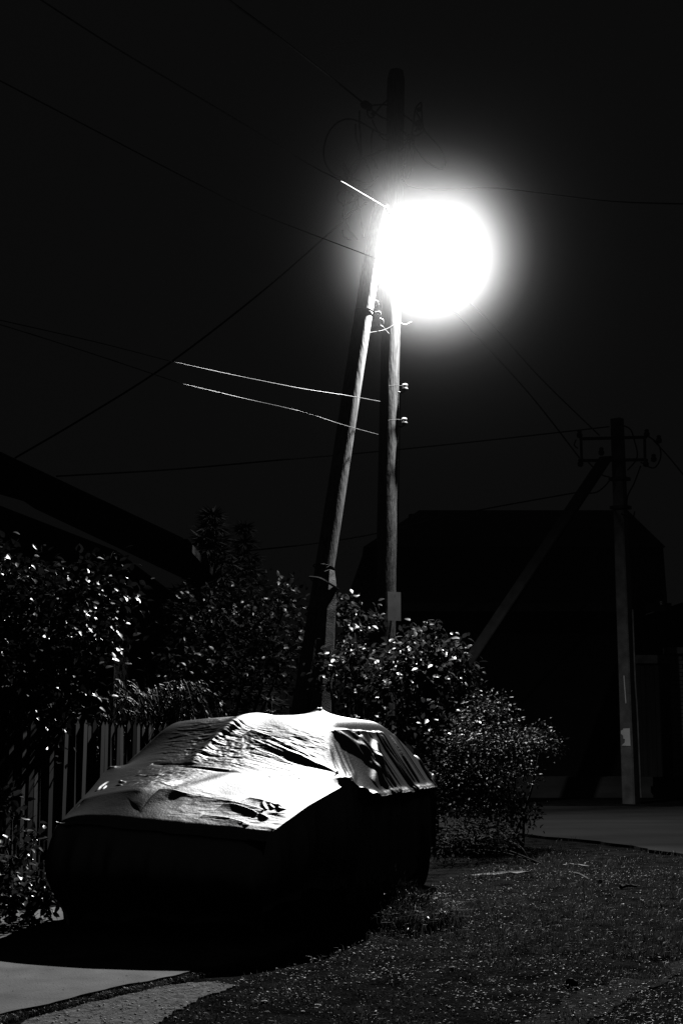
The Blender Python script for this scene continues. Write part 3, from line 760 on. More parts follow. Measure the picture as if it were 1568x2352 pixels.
solo('paper_strip', v, g.f, M_PAPER, 'narrow upright white strip on the far pole above the torn notice', 'strip')

# ---------------------------------------------------------------- shrubs and trees
LEAF_V = np.array([(0, 0, 0), (-.20, .16, .035), (-.31, .40, .06), (-.20, .72, .03), (0, 1, -.10), (.20, .72, .03), (.31, .40, .06), (.20, .16, .035), (0, .38, 0), (0, .70, -.03)], float)
LEAF_F = np.array([(0, 8, 1), (1, 8, 2), (2, 8, 9), (2, 9, 3), (3, 9, 4), (0, 7, 8), (7, 6, 8), (8, 6, 9), (6, 5, 9), (5, 4, 9)])
def leaf_frames(n, lobes, seed, per=7, spread=.16, shell=.35, droop=.45):
    r = np.random.default_rng(seed)
    L = np.array(lobes, float); w = (L[:, 3]*L[:, 4]+L[:, 4]*L[:, 5]+L[:, 3]*L[:, 5]); w /= w.sum()
    nt_ = max(1, n//per)
    li = r.choice(len(L), nt_, p=w)
    d = r.normal(size=(nt_, 3)); d /= np.linalg.norm(d, axis=1)[:, None]
    d[:, 2] = np.where((d[:, 2] < -.2), -d[:, 2]*.6, d[:, 2])
    rad = 1-shell*r.random(nt_)**1.5+.10*r.normal(size=nt_)
    tips = L[li, :3]+d*L[li, 3:6]*rad[:, None]
    tips[:, 2] = np.maximum(tips[:, 2], .05)
    k = np.repeat(np.arange(nt_), per)
    m = len(k)
    pos = tips[k]+r.normal(size=(m, 3))*spread*.5
    ax = d[k]*.8+r.normal(size=(m, 3))*.55; ax[:, 2] -= droop
    ax /= np.linalg.norm(ax, axis=1)[:, None]
    up = d[k]*.5+r.normal(size=(m, 3))*.5+np.array([0, 0, .8])
    sd = np.cross(ax, up); sd /= np.linalg.norm(sd, axis=1)[:, None]+1e-9
    no = np.cross(sd, ax)
    return pos, ax, sd, no, d[k], tips, li, r
def stems(name, base, lobes, tips, li, parent, m, r0=.04, n_twig=45, seed=0):
    rg = random.Random(seed); g = Geo()
    for j, l in enumerate(lobes):
        b = Vector((base[0]+rg.uniform(-.12, .12), base[1]+rg.uniform(-.12, .12), -.03)); c = Vector(l[:3])
        mid = b.lerp(c, .5)+Vector((rg.uniform(-.1, .1), rg.uniform(-.1, .1), .05))
        g.tube(spline([b, mid, c], 5), [r0*(1-.75*i/10) for i in range(11)], 6)
    idx = list(range(len(tips))); rg.shuffle(idx)
    for i in idx[:n_twig]:
        c = Vector(lobes[li[i]][:3]); t = Vector(tips[i])
        g.tube(spline([c, c.lerp(t, .5)+Vector((rg.uniform(-.06, .06), rg.uniform(-.06, .06), .04)), t], 3), [.010-.0012*q for q in range(7)], 4, cap=False)
    g.out(name, m, parent, True)
def shrub(name, label, cat, base, lobes, n, size, seed, m=None, n_obj=200, per=7, spread=.16, group=None, r0=.04, shell=.35, droop=.45, widen=1.0):
    m = m or M_LEAF
    t = thing(name, label, cat, (base[0], base[1], 0), group)
    pos, ax, sd, no, d, tips, li, r = leaf_frames(n, lobes, seed, per, spread, shell, droop)
    sc = size*(.65+.7*r.random(len(pos)))
    stems('stem', base, lobes, tips, li, t, M_BARK, r0, seed=seed)
    tocam = np.array([0, 0, CAM_H])-pos; tocam /= np.linalg.norm(tocam, axis=1)[:, None]
    score = (d*tocam).sum(1)+.35*d[:, 2]+.25*r.random(len(pos))
    order = np.argsort(-score); single = order[:n_obj]; rest = order[n_obj:]
    if len(single):
        me = mesh_from('leaf', LEAF_V*np.array([widen, 1, 1]), LEAF_F); me.materials.append(m)
        for i in single:
            o = bpy.data.objects.new('leaf', me); COL.objects.link(o); o.parent = t
            M = Matrix((sd[i]*sc[i], ax[i]*sc[i], no[i]*sc[i])).transposed().to_4x4()
            M.translation = Vector(pos[i])-Vector((base[0], base[1], 0))
            o.matrix_local = M
    V = LEAF_V*np.array([widen, 1, 1])
    bend = 1+.6*(r.random((len(rest), 1))-.5)
    v = pos[rest][:, None]+sc[rest][:, None, None]*(V[None, :, 0:1]*sd[rest][:, None]+V[None, :, 1:2]*ax[rest][:, None]+(V[None, :, 2:3]*bend[:, None])*no[rest][:, None])
    f = (np.arange(len(rest))[:, None, None]*10+LEAF_F[None]).reshape(-1, 3)
    obj('foliage', v.reshape(-1, 3), f, m, t, kind='stuff')
    return t
def lobe(px, py, D, w, h, dep=None):
    """an ellipsoid centred at that place, w, h in photo pixels across"""
    c = at(px, py, D); k = D/F_PX
    return (c.x, c.y, c.z, w*k/2, (dep or w)*k/2, h*k/2)
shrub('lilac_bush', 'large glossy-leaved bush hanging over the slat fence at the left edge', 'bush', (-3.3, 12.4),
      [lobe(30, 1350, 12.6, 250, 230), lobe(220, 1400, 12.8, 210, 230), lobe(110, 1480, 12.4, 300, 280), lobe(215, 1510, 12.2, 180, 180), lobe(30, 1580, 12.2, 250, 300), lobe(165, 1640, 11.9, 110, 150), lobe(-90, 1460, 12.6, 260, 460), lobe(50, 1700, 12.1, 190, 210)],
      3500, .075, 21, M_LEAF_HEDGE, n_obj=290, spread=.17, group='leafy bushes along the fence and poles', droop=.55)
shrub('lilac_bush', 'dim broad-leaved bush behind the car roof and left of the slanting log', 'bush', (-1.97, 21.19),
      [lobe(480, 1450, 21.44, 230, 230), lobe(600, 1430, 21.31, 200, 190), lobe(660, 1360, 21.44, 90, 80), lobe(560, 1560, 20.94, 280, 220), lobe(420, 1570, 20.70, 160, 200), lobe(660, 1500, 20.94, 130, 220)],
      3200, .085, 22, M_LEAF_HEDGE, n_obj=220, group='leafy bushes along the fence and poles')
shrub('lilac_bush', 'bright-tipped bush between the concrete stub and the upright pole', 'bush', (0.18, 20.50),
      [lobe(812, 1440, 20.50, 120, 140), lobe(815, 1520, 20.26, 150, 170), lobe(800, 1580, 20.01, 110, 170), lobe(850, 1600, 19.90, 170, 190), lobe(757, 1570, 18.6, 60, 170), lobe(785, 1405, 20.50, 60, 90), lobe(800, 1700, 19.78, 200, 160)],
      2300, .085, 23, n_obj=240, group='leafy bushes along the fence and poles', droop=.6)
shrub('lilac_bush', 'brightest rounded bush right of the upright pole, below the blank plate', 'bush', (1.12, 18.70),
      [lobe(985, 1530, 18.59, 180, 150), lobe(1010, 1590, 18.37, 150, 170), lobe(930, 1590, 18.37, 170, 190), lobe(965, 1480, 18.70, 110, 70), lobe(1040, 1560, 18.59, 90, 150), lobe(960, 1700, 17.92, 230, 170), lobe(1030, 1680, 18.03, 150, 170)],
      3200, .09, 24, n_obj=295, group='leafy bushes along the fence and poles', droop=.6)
shrub('low_shrub', 'dim fine-leaved shrub drooping to the right beside the road', 'shrub', (2.08, 17.26),
      [lobe(1120, 1640, 17.26, 110, 110), lobe(1110, 1720, 17.06, 170, 170), lobe(1190, 1720, 17.26, 150, 110), lobe(1240, 1715, 17.37, 80, 80), lobe(1170, 1790, 17.06, 130, 110), lobe(1080, 1800, 16.85, 150, 230), lobe(1050, 1880, 16.64, 140, 160), lobe(1120, 1880, 16.74, 110, 100)],
      6000, .042, 25, M_LEAF2, n_obj=60, per=10, spread=.13, group=None, r0=.02, widen=.7)
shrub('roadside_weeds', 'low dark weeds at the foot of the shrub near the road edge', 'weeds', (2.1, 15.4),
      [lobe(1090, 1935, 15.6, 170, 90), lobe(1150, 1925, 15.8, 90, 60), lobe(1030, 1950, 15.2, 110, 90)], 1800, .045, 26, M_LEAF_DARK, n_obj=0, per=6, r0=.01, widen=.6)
shrub('weed_clump', 'bushy clump of weeds growing beside the car between its wheels', 'weeds', (.50, 11.05),
      [lobe(905, 2085, 11.1, 130, 120), lobe(945, 2105, 11.0, 110, 110), lobe(875, 2075, 11.1, 90, 90), lobe(915, 2140, 10.8, 190, 80)], 2400, .036, 27, M_LEAF_HEDGE, n_obj=0, per=6, spread=.07, r0=.006, widen=.5, droop=-.5)
r = np.random.default_rng(88); k = 5200
blades('grass', .50+r.normal(0, .17, k), 11.0+r.normal(0, .20, k), .06+.19*r.random(k), M_GRASS, .0045, 89)
shrub('vine', 'climbing vine with broad leaves on the fence at the lower left', 'vine', (-2.6, 11.0),
      [lobe(60, 2060, 10.9, 150, 110), lobe(30, 1990, 10.9, 100, 140), lobe(75, 1940, 11.1, 45, 60), lobe(30, 1880, 10.8, 50, 90), lobe(20, 2090, 10.7, 160, 70), lobe(85, 2090, 10.9, 80, 50), lobe(10, 1840, 10.7, 40, 60)], 620, .075, 28, n_obj=140, per=4, spread=.10, r0=.01)

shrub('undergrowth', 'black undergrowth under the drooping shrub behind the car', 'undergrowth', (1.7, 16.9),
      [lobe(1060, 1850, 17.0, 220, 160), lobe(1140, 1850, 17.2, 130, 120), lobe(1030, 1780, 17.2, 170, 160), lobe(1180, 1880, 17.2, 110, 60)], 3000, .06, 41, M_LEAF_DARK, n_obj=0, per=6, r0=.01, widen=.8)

# spruce seedling peeping over the roof, drooping feathery plant, dark conifer behind
def needle_tree(name, label, cat, base, h, rad, tiers, per, seed, droop=.25, m=None, nn=26, nl=.05, group=None, trunk=.05):
    rg = random.Random(seed); m = m or M_NEEDLE
    t = thing(name, label, cat, (base[0], base[1], 0), group)
    b = Vector((base[0], base[1], -.02)); top = Vector((base[0], base[1], h))
    g = Geo(); g.tube([b.lerp(top, i/8)+Vector((.02*math.sin(i), 0, 0)) for i in range(9)], [trunk*(1-.95*i/8)+.004 for i in range(9)], 7); g.out('trunk', M_BARK, t, True)
    g = Geo(); V = []; F = []
    for i in range(tiers):
        f = i/(tiers-1); z = h*(.12+.86*f); R = rad*(1-f)**.85+.04*rad
        for k in range(per):
            a = 6.283*(k/per)+rg.uniform(-.4, .4)+i
            rr = R*rg.uniform(.65, 1.15)
            p0 = Vector((base[0], base[1], z)); p2 = p0+Vector((math.cos(a)*rr, math.sin(a)*rr, -rr*droop+rg.uniform(-.1, .15)*rr)); p1 = p0.lerp(p2, .5)+Vector((0, 0, rr*.12))
            P = spline([p0, p1, p2], 4); g.tube(P, [.012*rad**.5*(1-.1*q)+.002 for q in range(len(P))], 4, cap=False)
            dirv = (p2-p0).normalized()
            for q in range(nn):
                s = rg.random(); c = P[min(int(s*(len(P)-1)), len(P)-2)].lerp(P[min(int(s*(len(P)-1))+1, len(P)-1)], rg.random())
                d = (dirv*.7+Vector((rg.uniform(-1, 1), rg.uniform(-1, 1), rg.uniform(-.7, .5)))).normalized()*nl*rg.uniform(.6, 1.3)
                w = d.cross(Vector((rg.uniform(-1, 1), rg.uniform(-1, 1), 1))).normalized()*nl*.10
                n = len(V); V += [c-w, c+w, c+d]; F.append((n, n+1, n+2))
    g.out('branch', M_BARK, t, kind='stuff')
    obj('foliage', V, np.array(F), m, t, kind='stuff')
c = at(620, 1650, 15.5)
needle_tree('spruce_sapling', 'small spruce top peeping over the car roof', 'sapling', (c.x, 15.5), at(620, 1598, 15.5).z, .30, 13, 6, 31, .1, M_LEAF2, 22, .035, trunk=.02)
c = at(505, 1300, 24)
needle_tree('conifer_tree', 'large dark tree rising beside the left roof', 'tree', (c.x-.15, 24.0), at(520, 1168, 24).z, 1.5, 22, 9, 33, .2, None, 60, .22, trunk=.14)
needle_tree('conifer_tree', 'narrow dark tree top right of the larger one beside the left roof', 'tree', (at(560, 1300, 24.5).x, 24.5), at(562, 1200, 24.5).z, 1.2, 18, 8, 34, .2, None, 55, .2, trunk=.1)
# drooping grass-like plant behind the fence
t = thing('weeping_plant', 'drooping feathery plant hanging over the fence right of the leafy bush', 'plant', (-1.75, 14.6, 0))
rg = random.Random(5)
g2 = Geo()
for i in range(90):
    b = Vector((-1.85+rg.uniform(-.25, .25), 14.6+rg.uniform(-.15, .15), .9)); a = rg.uniform(0, 6.283); R = rg.uniform(.25, .62); top = rg.uniform(.75, 1.0)
    d = Vector((math.cos(a), math.sin(a)*.6, 0))
    P = spline([b, b+d*R*.35+Vector((0, 0, top*.8)), b+d*R*.8+Vector((0, 0, top)), b+d*R*1.25+Vector((0, 0, top*.72)), b+d*R*1.45+Vector((0, 0, top*.35))], 4)
    g2.tube(P, .005, 3, cap=False)
    for p in P[4:]:
        for q in range(3):
            e_ = Vector((rg.uniform(-1, 1), rg.uniform(-1, 1), rg.uniform(-1.4, -.2))).normalized()*.07; w_ = e_.orthogonal().normalized()*.005
            g2.add([p-w_, p+w_, p+e_], [(0, 1, 2)])
g2.out('frond', M_LEAF2, t, kind='stuff')
Geo().tube([(-1.85, 14.6, -.02), (-1.84, 14.6, .5), (-1.85, 14.6, .95)], [.09, .07, .09], 8).out('stem', M_BARK, t)

# ---------------------------------------------------------------- small things lying on the ground
def rock(name, c, size, m, label, cat, seed, group=None):
    rg = random.Random(seed); bm = bmesh.new(); bmesh.ops.create_icosphere(bm, subdivisions=2, radius=1)
    off = [rg.uniform(0, 50) for _ in range(3)]
    v = []
    for q in bm.verts:
        k = 1+.35*float(fbm(np.array(q.co.x*1.7+off[0]), np.array(q.co.y*1.7+q.co.z*1.3+off[1]), 2, seed))
        v.append((q.co.x*size[0]*k+c[0], q.co.y*size[1]*k+c[1], q.co.z*size[2]*k+c[2]))
    f = [[q.index for q in p.verts] for p in bm.faces]; bm.free()
    solo(name, v, f, m, label, cat, group)
def gz_at(px, py):
    p = ground_at(px, py); return Vector((p.x, p.y, float(ground_z(p.x, p.y))))
p = gz_at(1148, 2012)
g = Geo(); v = []
outl = [(-.27, .0), (-.24, -.05), (-.17, -.035), (-.12, -.07), (-.03, -.055), (.03, -.085), (.09, -.06), (.15, -.075), (.23, -.04), (.28, .01), (.2, .06), (.05, .045), (-.1, .07), (-.2, .05)]
top = [(p.x+a*1.05, p.y+b, p.z+.035+.014*math.sin(9*a)+.008*math.sin(31*a)) for a, b in outl]; n = len(outl)
v = top+[(p.x+a*1.12+.012*math.sin(i*2.7), p.y+b*1.35, p.z-.03) for i, (a, b) in enumerate(outl)]
solo('broken_slab', v, [tuple(range(n))]+[(i, i+n, (i+1) % n+n, (i+1) % n) for i in range(n)], M_CONC, 'pale broken concrete piece half buried in the grass behind the car', 'slab')
r = np.random.default_rng(77); k = 700
blades('grass', p.x+r.uniform(-.4, .4, k), p.y-.10-.12*r.random(k), .03+.05*r.random(k), M_GRASS, .003, 78)
for (a, b, r_, m_, lb) in (((1292, 1990), (1352, 1993), .008, M_WIRE, 'thin pale stick lying in the grass near the road'), ((1318, 2010), (1352, 2022), .013, M_BARK, 'dark bent stick lying below the thin pale one'), ((1372, 2032), (1402, 2034), .018, M_BARK, 'short dark stick right of the bent one in the grass'), ((1425, 2046), (1462, 2044), .02, M_BARK, 'thick dark stick farthest right in the grass')):
    pa, pb = gz_at(*a), gz_at(*b); pa.z += .02; pb.z += .02
    g = Geo(); g.tube(spline([pa, pa.lerp(pb, .4)+Vector((0, .02, .012)), pb], 4), [r_*(1-.05*i) for i in range(9)], 6, wob=.15); g.solo('stick', m_, lb, 'stick', 'sticks in the grass')
for i, (px, py, s, lb) in enumerate(((730, 2309, .016, 'bright white pebble on the dark soil at the bottom centre'), (607, 2302, .016, 'pale flat pebble left of the bright one at the bottom centre'), (695, 2323, .010, 'small pale pebble just left of the bright white one'), (1038, 2230, .018, 'pale stone in the weeds right of the car shadow'), (1188, 2340, .012, 'small white pebble in the lower right grass'), (1245, 2205, .016, 'dull pale stone in the middle of the grass'))):
    p = gz_at(px, py)
    rock('pebble', (p.x, p.y, p.z+s*.5), (s*1.3, s, s*.6), M_PEBBLE if i not in (0, 2) else M_PAPER, lb, 'pebble', 50+i, 'loose pebbles')
p = gz_at(1312, 2268); rock('clod', (p.x, p.y, p.z+.02), (.035, .03, .03), M_BARK, 'dark clod of earth in the lower right grass', 'clod', 71)

# ---------------------------------------------------------------- the car and the sheet over it
# ---------------------------------------------------------------- the sheet over the car (taut membrane on an obstacle)
CAR_O = np.array([-1.315, 9.98]); CAR_A = math.radians(21.0)
CAR_R = np.array([math.sin(CAR_A), math.cos(CAR_A)]); CAR_S = np.array([math.cos(CAR_A), -math.sin(CAR_A)])
CAR_L = 4.15
def car_xy(u, v):
    return CAR_O[0]+CAR_R[0]*u+CAR_S[0]*v, CAR_O[1]+CAR_R[1]*u+CAR_S[1]*v
def smin(a, b, k=.06):
    h = np.clip(.5+.5*(b-a)/k, 0, 1)
    return b*(1-h)+a*h-k*h*(1-h)
def body_height(u, v):
    av = np.abs(v)
    sd = 1/(1+np.exp(-(v-(-.42+.55*u))/.045))            # the sheet is pulled flatter on the driver's half
    hl = np.interp(u, [0, .05, .15, .40, .55, 1.2, 4.0, 4.15], [.74, .80, .875, 1.02, 1.055, 1.06, .97, .9])-.10*(av/.8)**2
    hr = np.interp(u, [0, .08, .4, .8, 1.2, 4.0, 4.15], [.68, .79, .90, .99, 1.04, .97, .9])-.10*(av/.8)**2.2
    hood = hl*(1-sd)+hr*sd
    low = np.where(av > .80, hood-(av-.80)*6, hood)
    sw = 1/(1+np.exp(-(v+.24-.03*u)/.04))
    wind = (1.01+(u-1.12)*.74)*(1-sw)+(1.01+(u-1.08)*.56)*sw-np.where(v < 0, .03, .09)*(av/.6)**2
    roof = 1.535-.035*(u-2.5)**2-.05*(av/np.where(v < 0, .85, .55))**2
    rear = 1.47-(u-3.35)*.85
    side = np.where(v < 0, 1.44+(.86-av)*1.9, 1.42+(.57-av)*1.7)
    g = smin(smin(smin(wind, roof, .10), rear, .15), side, .09)
    return np.maximum(low, g)
def cover_half_width(u):
    return np.interp(u, [0, .12, .6, 1.05, 1.2, 1.36, 1.7, 2.1, 3.2, 3.6, 3.9, 4.15], [.80, .84, .92, 1.0, 1.03, 1.02, .99, .98, .96, .91, .84, .70])
def cover_edge_z(u, left=False):
    z = np.interp(u, [0, .10, .6, 1.05, 1.2, 1.36, 1.7, 2.1, 3.6, 4.15], [.725, .75, .90, 1.01, 1.05, 1.0, .91, .885, .88, .86])
    return z+(.07*np.exp(-((u-1.2)/.35)**2) if left else 0)
def relax_cover(nu=150, nt=96, it=2500):
    U = np.linspace(0, CAR_L, nu)[:, None]*np.ones((1, nt)); T = np.ones((nu, 1))*np.linspace(-1, 1, nt)[None, :]
    V = T*cover_half_width(U)
    H = body_height(U, V)
    for (mu, mv, mz, r) in ((1.2, .99, 1.075, .07), (1.2, -.99, 1.13, .07), (3.0, .05, 1.60, .03)):
        H = np.where((U-mu)**2+(V-mv)**2 < r*r, np.maximum(H, mz), H)
    Z = np.maximum(H, .9)
    ez = cover_edge_z(U[:, 0])
    du = CAR_L/(nu-1); dv = 2*.95/(nt-1); wu = 1/du**2; wv = 1/dv**2
    front = .79-.035*T[0]-.025*T[0]**2
    def bc(Z):
        Z[:, 0] = cover_edge_z(U[:, 0], True)+.03*np.exp(-U[:, 0]); Z[:, -1] = ez; Z[0, :] = front; Z[-1, :] = .95-.09*np.abs(T[-1])
    bc(Z)
    for i in range(it):
        N = Z.copy()
        N[1:-1, 1:-1] = (wu*(Z[2:, 1:-1]+Z[:-2, 1:-1])+wv*(Z[1:-1, 2:]+Z[1:-1, :-2]))/(2*(wu+wv))
        N = np.maximum(N, H-.0); bc(N); Z = N
    return Z
def upsample(Z, nu, nt):
    a, b = Z.shape
    x = np.linspace(0, a-1, nu); y = np.linspace(0, b-1, nt)
    def cub(M, x):
        i = np.clip(np.floor(x).astype(int), 0, M.shape[0]-2); f = (x-i)[:, None]
        p0 = M[np.clip(i-1, 0, None)]; p1 = M[i]; p2 = M[i+1]; p3 = M[np.clip(i+2, None, M.shape[0]-1)]
        return p1+.5*f*(p2-p0+f*(2*p0-5*p1+4*p2-p3+f*(3*(p1-p2)+p3-p0)))
    return cub(cub(Z, x).T, y).T
def CREASES():
    # long diagonal slash across the windscreen, left end near the roof front
    crease([(1.50, .80), (1.475, .66), (1.53, .43), (1.645, .20), (1.73, -.04)], .036, .009, .11, .22, .004)
    ridge([(1.46, .80), (1.43, .64), (1.48, .40), (1.58, .15)], .016, .022, .3)
    crease([(1.52, .56), (1.57, .46), (1.64, .30)], .016, .008, .05)
    crease([(1.42, .45), (1.52, .22), (1.60, .02)], .012, .008, .05)
    crease([(1.34, .50), (1.42, .26), (1.48, .05)], .009, .007, .04)
    # ridge down the windscreen and on over the bonnet
    ridge([(2.25, -.12), (1.85, -.20), (1.56, -.26), (1.12, -.28)], .030, .06, .3)
    ridge([(1.05, .22), (.80, .10), (.46, -.06), (.22, -.25)], .022, .09, .3)
    # sheet pushed up over the wiper line
    crease([(1.00, .22), (1.03, .02), (1.07, -.30), (1.15, -.62)], -.012, .03, .025, .3)
    ridge([(1.10, -.50), (1.07, -.15), (1.06, .10)], .008, .014, .3)
    # open fold across the front of the bonnet
    crease([(.40, .66), (.455, .40), (.465, .12), (.45, -.18)], .027, .009, .10, .22, .005)
    crease([(.28, .74), (.33, .62), (.38, .48), (.40, .36)], .022, .009, .05)
    crease([(.48, .80), (.50, .72), (.56, .58), (.60, .46)], .022, .009, .05)
    crease([(.40, .84), (.36, .74), (.30, .66)], .018, .009, .05)
    crease([(.14, .66), (.18, .50), (.20, .30)], .014, .009, .05)
    ridge([(.53, .60), (.47, .63), (.42, .67)], .012, .012); ridge([(.50, .66), (.45, .71)], .009, .010); ridge([(.54, .70), (.49, .74), (.43, .75)], .012, .014); ridge([(.48, .79), (.45, .74)], .007, .010)
    crease([(1.24, .76), (1.14, .57), (1.05, .42)], .010, .008, .04)
    crease([(1.16, .86), (1.13, .76), (1.10, .64)], .010, .008, .04)
    # lumps by the left mirror
    for (P_, a_, w_) in (([(.60, -.80), (.72, -.84), (.86, -.85)], .014, .016), ([(.74, -.80), (.66, -.76), (.58, -.74)], .012, .012), ([(.82, -.72), (.74, -.66), (.70, -.60)], .012, .013), ([(.66, -.66), (.60, -.58)], .008, .012), ([(.90, -.62), (.84, -.50), (.86, -.36)], .008, .016)): ridge(P_, a_, w_, .4)
    # side windows: slit under the roof rail, hanging swags, upright pleats
    crease([(3.15, .60), (2.75, .60), (2.35, .59), (1.98, .57)], .026, .010, .05, .4)
    for (a, b, c, h) in (((2.00, .58), (2.20, .70), (2.25, .80), .020), ((2.05, .60), (2.32, .70), (2.42, .78), .018), ((2.85, .64), (2.62, .70), (2.35, .80), .022), ((2.70, .66), (2.45, .78), (2.05, .90), .022)):
        ridge([a, b, c], h, .03, .3)
    rg = random.Random(12)
    for i in range(26):
        u = rg.uniform(2.30, 3.95); w = rg.choice((.008, .010, .014, .018, .028, .05)); k = rg.uniform(-.16, .05)
        ridge([(u, .58+rg.uniform(0, .06)), (u+k*.5, .76), (u+k, .99)], w*rg.uniform(.35, .75), w, .3)
    for i in range(7):
        u = 1.30+.06*i+rg.uniform(-.03, .03); ridge([(1.24+.02*i, .97), (u+.15, .82), (u+.45*rg.uniform(.7, 1.1), .62)], rg.uniform(.002, .007), rg.uniform(.010, .022), .5)
    # flared lip of the hem
    DISP[:] += .022*(1/(1+np.exp(-(Uc-1.42)*16)))*np.exp(-((Vc-cover_half_width(Uc))/.03)**2)*(1+1.6*fbm(Uc*6, Vc*0, 3, 90))
def CRUMPLE():
    # tension lines and fine cross wrinkles, strongest where the sheet lies slack on glass and bonnet
    a = mask(1.15, 1.85, -.70, .60); DISP[:] += a*.0040*rdg(lines(19, 4, .12, 80))+a*.0022*rdg(lines(38, 10, .12, 81))
    b = mask(1.12, 1.60, -.45, .15, .1); DISP[:] += b*.0045*rdg(fbm(wu*20, wv*14, 3, 82))
    c = mask(.50, 1.05, -.75, -.05, .1); DISP[:] += c*.0040*rdg(fbm(wu*17, wv*11, 3, 83))
    d = mask(.10, .60, .05, .84, .06); DISP[:] += d*.0035*rdg(lines(15, 6, -.2, 84))
    DISP[:] += .0010*fbm(wu*14, wv*10, 4, 85)
    e = mask(1.9, 3.9, .58, 1.0, .05); DISP[:] += e*.004*rdg(lines(5, 2, 0, 86))
    DISP[:] += .006*fbm(Uc*2.2, Vc*2.2, 2, 87)*mask(.1, 4.0, -.85, .85)
    # the front edge rolls over and sags unevenly
    DISP[:] -= .045*np.clip(1-Uc/.09, 0, 1)**2
nu, ntt = 780, 440
Zc = relax_cover(); Zf = upsample(Zc, nu, ntt)
Uc = np.linspace(0, CAR_L, nu)[:, None]*np.ones((1, ntt)); Tc = np.ones((nu, 1))*np.linspace(-1, 1, ntt)[None]
Vc = Tc*cover_half_width(Uc)
Ub = Uc+.14*Tc**2*np.exp(-Uc/.5)        # rounded nose
def seg_field(pts, u, v):
    """(distance with sign: + towards the rear/left, s along 0..1) to a polyline in sheet coordinates"""
    best = np.full(u.shape, 9.); sg = np.zeros(u.shape); sp = np.zeros(u.shape)
    P = [np.array(p, float) for p in pts]; L = [np.linalg.norm(P[i+1]-P[i]) for i in range(len(P)-1)]; tot = sum(L); acc = 0
    for i in range(len(P)-1):
        d = P[i+1]-P[i]; t = np.clip(((u-P[i][0])*d[0]+(v-P[i][1])*d[1])/(L[i]**2), 0, 1)
        ex = u-P[i][0]-t*d[0]; ey = v-P[i][1]-t*d[1]; dist = np.hypot(ex, ey)
        k = dist < best
        n = np.array([d[1], -d[0]])/L[i]
        sd = ex*n[0]+ey*n[1]
        best = np.where(k, dist, best); sg = np.where(k, np.sign(sd), sg); sp = np.where(k, (acc+t*L[i])/tot, sp)
        acc += L[i]
    return best*sg, sp
DISP = np.zeros_like(Zf)
def crease(pts, amp, front, back, ends=.5, wob=.006, seed=0):
    """fold with a steep side (front) and a gentle side (back); points run so that + is the gentle side"""
    d, s = seg_field(pts, Uc, Vc)
    d = d+wob*fbm(Uc*9, Vc*9, 2, 60+seed)
    taper = np.clip(np.sin(np.pi*np.clip(s, 0.0, 1.0)), 0, 1)**ends
    taper = np.where((s <= 0) | (s >= 1), np.exp(-(np.abs(d)/.04))*0, taper)
    h = np.where(d >= 0, np.exp(-d/back), np.exp(-(d/front)**2))
    np.add(DISP, amp*h*taper, out=DISP)
def ridge(pts, amp, w, ends=.5):
    d, s = seg_field(pts, Uc, Vc); np.add(DISP, amp*np.exp(-(d/w)**2)*np.where((s <= 0) | (s >= 1), 0, np.sin(np.pi*s)**ends), out=DISP)
CREASES()
# crumple: fine cross wrinkles where the sheet is slack
def mask(u0, u1, v0, v1, s=.08):
    sg = lambda x: 1/(1+np.exp(-x/s*3))
    return sg(Uc-u0)*sg(u1-Uc)*sg(Vc-v0)*sg(v1-Vc)
wu = Uc+.05*fbm(Uc*3, Vc*3, 2, 71); wv = Vc+.05*fbm(Uc*3+9, Vc*3, 2, 72)
lines = lambda a, b, sl, seed: fbm((wu+sl*wv)*a, (wv-sl*wu)*b, 3, seed)
rdg = lambda n: 1-np.abs(n)*2.2
CRUMPLE()
Zt = Zf
# displace along the surface normal
X0, Y0 = car_xy(Ub, Vc)
P0 = np.stack([X0, Y0, Zt], -1)
du_ = np.gradient(P0, axis=0); dv_ = np.gradient(P0, axis=1)
N0 = np.cross(du_, dv_); N0 /= np.linalg.norm(N0, axis=2)[..., None]; N0 *= np.sign(N0[..., 2:3])
P1 = P0+N0*DISP[..., None]
P1[..., 2] += .022*fbm(Vc*3.1, Uc*2, 3, 95)*np.exp(-Uc/.10)
o_cov = car_xy(1.9, 0)
cover = thing('car_cover', 'wrinkled silvery sheet draped over the parked car', 'car cover', (o_cov[0], o_cov[1], .9))
obj('top_sheet', P1.reshape(-1, 3), grid_faces(nu, ntt), M_COVER, cover, True)
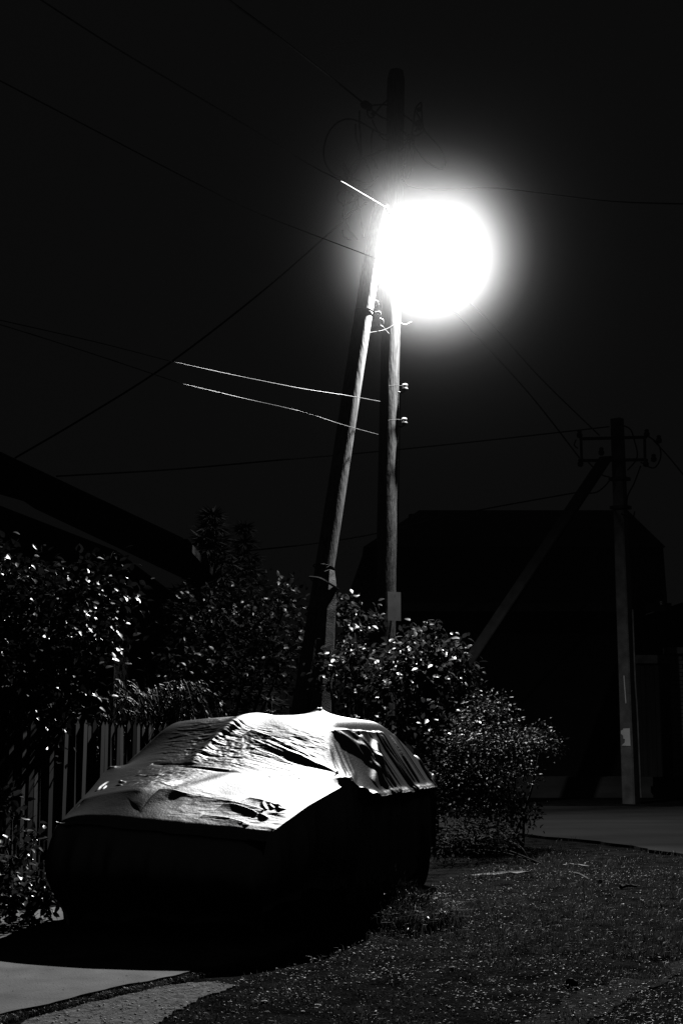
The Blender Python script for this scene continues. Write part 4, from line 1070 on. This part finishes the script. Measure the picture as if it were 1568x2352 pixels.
# hanging sides: ring round the hem, hung in soft vertical folds, tucked in under the window hem on the right
ring = []
for i in range(0, nu, 4): ring.append((i, ntt-1))
for k in range(ntt-1, -1, -4): ring.append((nu-1, k))
for i in range(nu-1, -1, -4): ring.append((i, 0))
for k in range(0, ntt, 4): ring.append((0, k))
cx, cy = car_xy(2.05, 0)
rows = 22; V = []; s = 0; prev = None
for (i, k) in ring:
    p = P1[i, k]
    if prev is not None: s += float(np.hypot(p[0]-prev[0], p[1]-prev[1]))
    prev = p
    u, v = float(Ub[i, k]), float(Vc[i, k])
    onR = k == ntt-1
    hem = 1/(1+math.exp(-(u-1.45)*14))*(1 if onR else 0)
    # outward direction in the car frame
    ou, ov = (0, 1) if onR else ((0, -1) if k == 0 else ((1, 0) if i == nu-1 else (-1, 0)))
    ox = CAR_R[0]*ou+CAR_S[0]*ov; oy = CAR_R[1]*ou+CAR_S[1]*ov
    for r in range(rows):
        t = r/(rows-1)
        zb = .11+.03*math.sin(s*3.1)+.02*math.sin(s*11)
        if onR: zb = float(np.interp(u, [0, .35, .55, 1.1, 1.3, 2.9, 3.1, 3.6, 3.8, 4.2], [.20, .24, .30, .30, .14, .12, .30, .32, .22, .22]))+.015*math.sin(s*13)
        z = p[2]+(zb-p[2])*t
        inset = -.012-.075*hem*min(1, t*9)+(-.01 if not onR else 0)
        bulge = (.05 if onR else .13)*math.sin(math.pi*min(1, t*1.1))*(0 if hem > .5 else 1)
        fold = (.012+.02*t)*(math.sin(s*15+2*math.sin(s*3))+.5*math.sin(s*37))*min(1, t*4)
        bow = inset+bulge+fold-(.05*max(0, t-.6) if onR else .12*max(0, t-.5))
        V.append((p[0]+ox*bow, p[1]+oy*bow, z))
n = len(ring)
F = [(i*rows+r, i*rows+r+1, ((i+1) % n)*rows+r+1, ((i+1) % n)*rows+r) for i in range(n) for r in range(rows-1)]
obj('side_sheet', V, np.array(F), M_SKIRT, cover, True)

car = thing('parked_car', 'parked car standing wholly hidden under the wrinkled silvery sheet', 'car', (o_cov[0], o_cov[1], 0))
uu, vv = np.meshgrid(np.linspace(.12, 4.02, 90), np.linspace(-.80, .80, 50), indexing='ij')
bz_ = body_height(uu, vv)-.035
bx_, by_ = car_xy(uu, vv)
top = np.stack([bx_, by_, bz_], -1).reshape(-1, 3); F = [tuple(f) for f in grid_faces(90, 50)]
V = [tuple(p) for p in top]
rim = [i*50 for i in range(90)]+[89*50+k for k in range(1, 50)]+[i*50+49 for i in range(88, -1, -1)]+[k for k in range(48, 0, -1)]
m0 = len(V)
for q in rim: V.append((V[q][0], V[q][1], .34))
F += [(rim[j], rim[(j+1) % len(rim)], m0+(j+1) % len(rim), m0+j) for j in range(len(rim))]
F.append(tuple(m0+j for j in range(len(rim))))
obj('body', V, F, M_CAR, car, True)
for sv in (1, -1):
    mx, my = car_xy(1.2, sv*.90)
    g = Geo(); bm = bmesh.new(); bmesh.ops.create_icosphere(bm, subdivisions=2, radius=1)
    g.add([(mx+CAR_S[0]*v.co.x*.075+CAR_R[0]*v.co.y*.05, my+CAR_S[1]*v.co.x*.075+CAR_R[1]*v.co.y*.05, 1.0+v.co.z*.055) for v in bm.verts], [[v.index for v in f.verts] for f in bm.faces]); bm.free()
    g.tube([(mx, my, .98), (*car_xy(1.15, sv*.72), .96)], .02, 6); g.out('mirror', M_CAR, car, True)
ax_, ay_ = car_xy(3.0, .05)
Geo().tube([(ax_, ay_, 1.46), (ax_, ay_, 1.585)], .012, 6).out('antenna', M_CAR, car)
def wheel(u, v):
    x, y = car_xy(u, v)
    Rw = Matrix(((CAR_R[0], 0, CAR_S[0]), (CAR_R[1], 0, CAR_S[1]), (0, 1, 0))).to_4x4()
    M = Matrix.Translation((x, y, .305)) @ Rw
    sgn = 1 if v > 0 else -1
    prof = [(.19, -.09), (.27, -.095), (.30, -.07), (.305, -.03), (.305, .03), (.30, .07), (.27, .095), (.19, .09)]
    g = Geo(); g.lathe(prof, M, 28); ty = g.out('wheel', M_TYRE, car, True)
    g = Geo(); g.lathe([(.188, .085*sgn), (.18, .093*sgn), (.16, .075*sgn), (.05, .07*sgn), (.045, .088*sgn), (.01, .09*sgn)], M, 20)
    for k in range(5):
        a = 6.283*k/5; p = M @ Vector((.11*math.cos(a), .11*math.sin(a), .078*sgn)); g.tube([p, M @ Vector((.11*math.cos(a), .11*math.sin(a), .09*sgn))], .02, 6)
    g.out('rim', M_RIM, ty, True)
for u in (.80, 3.39):
    for v in (.76, -.70): wheel(u, v)
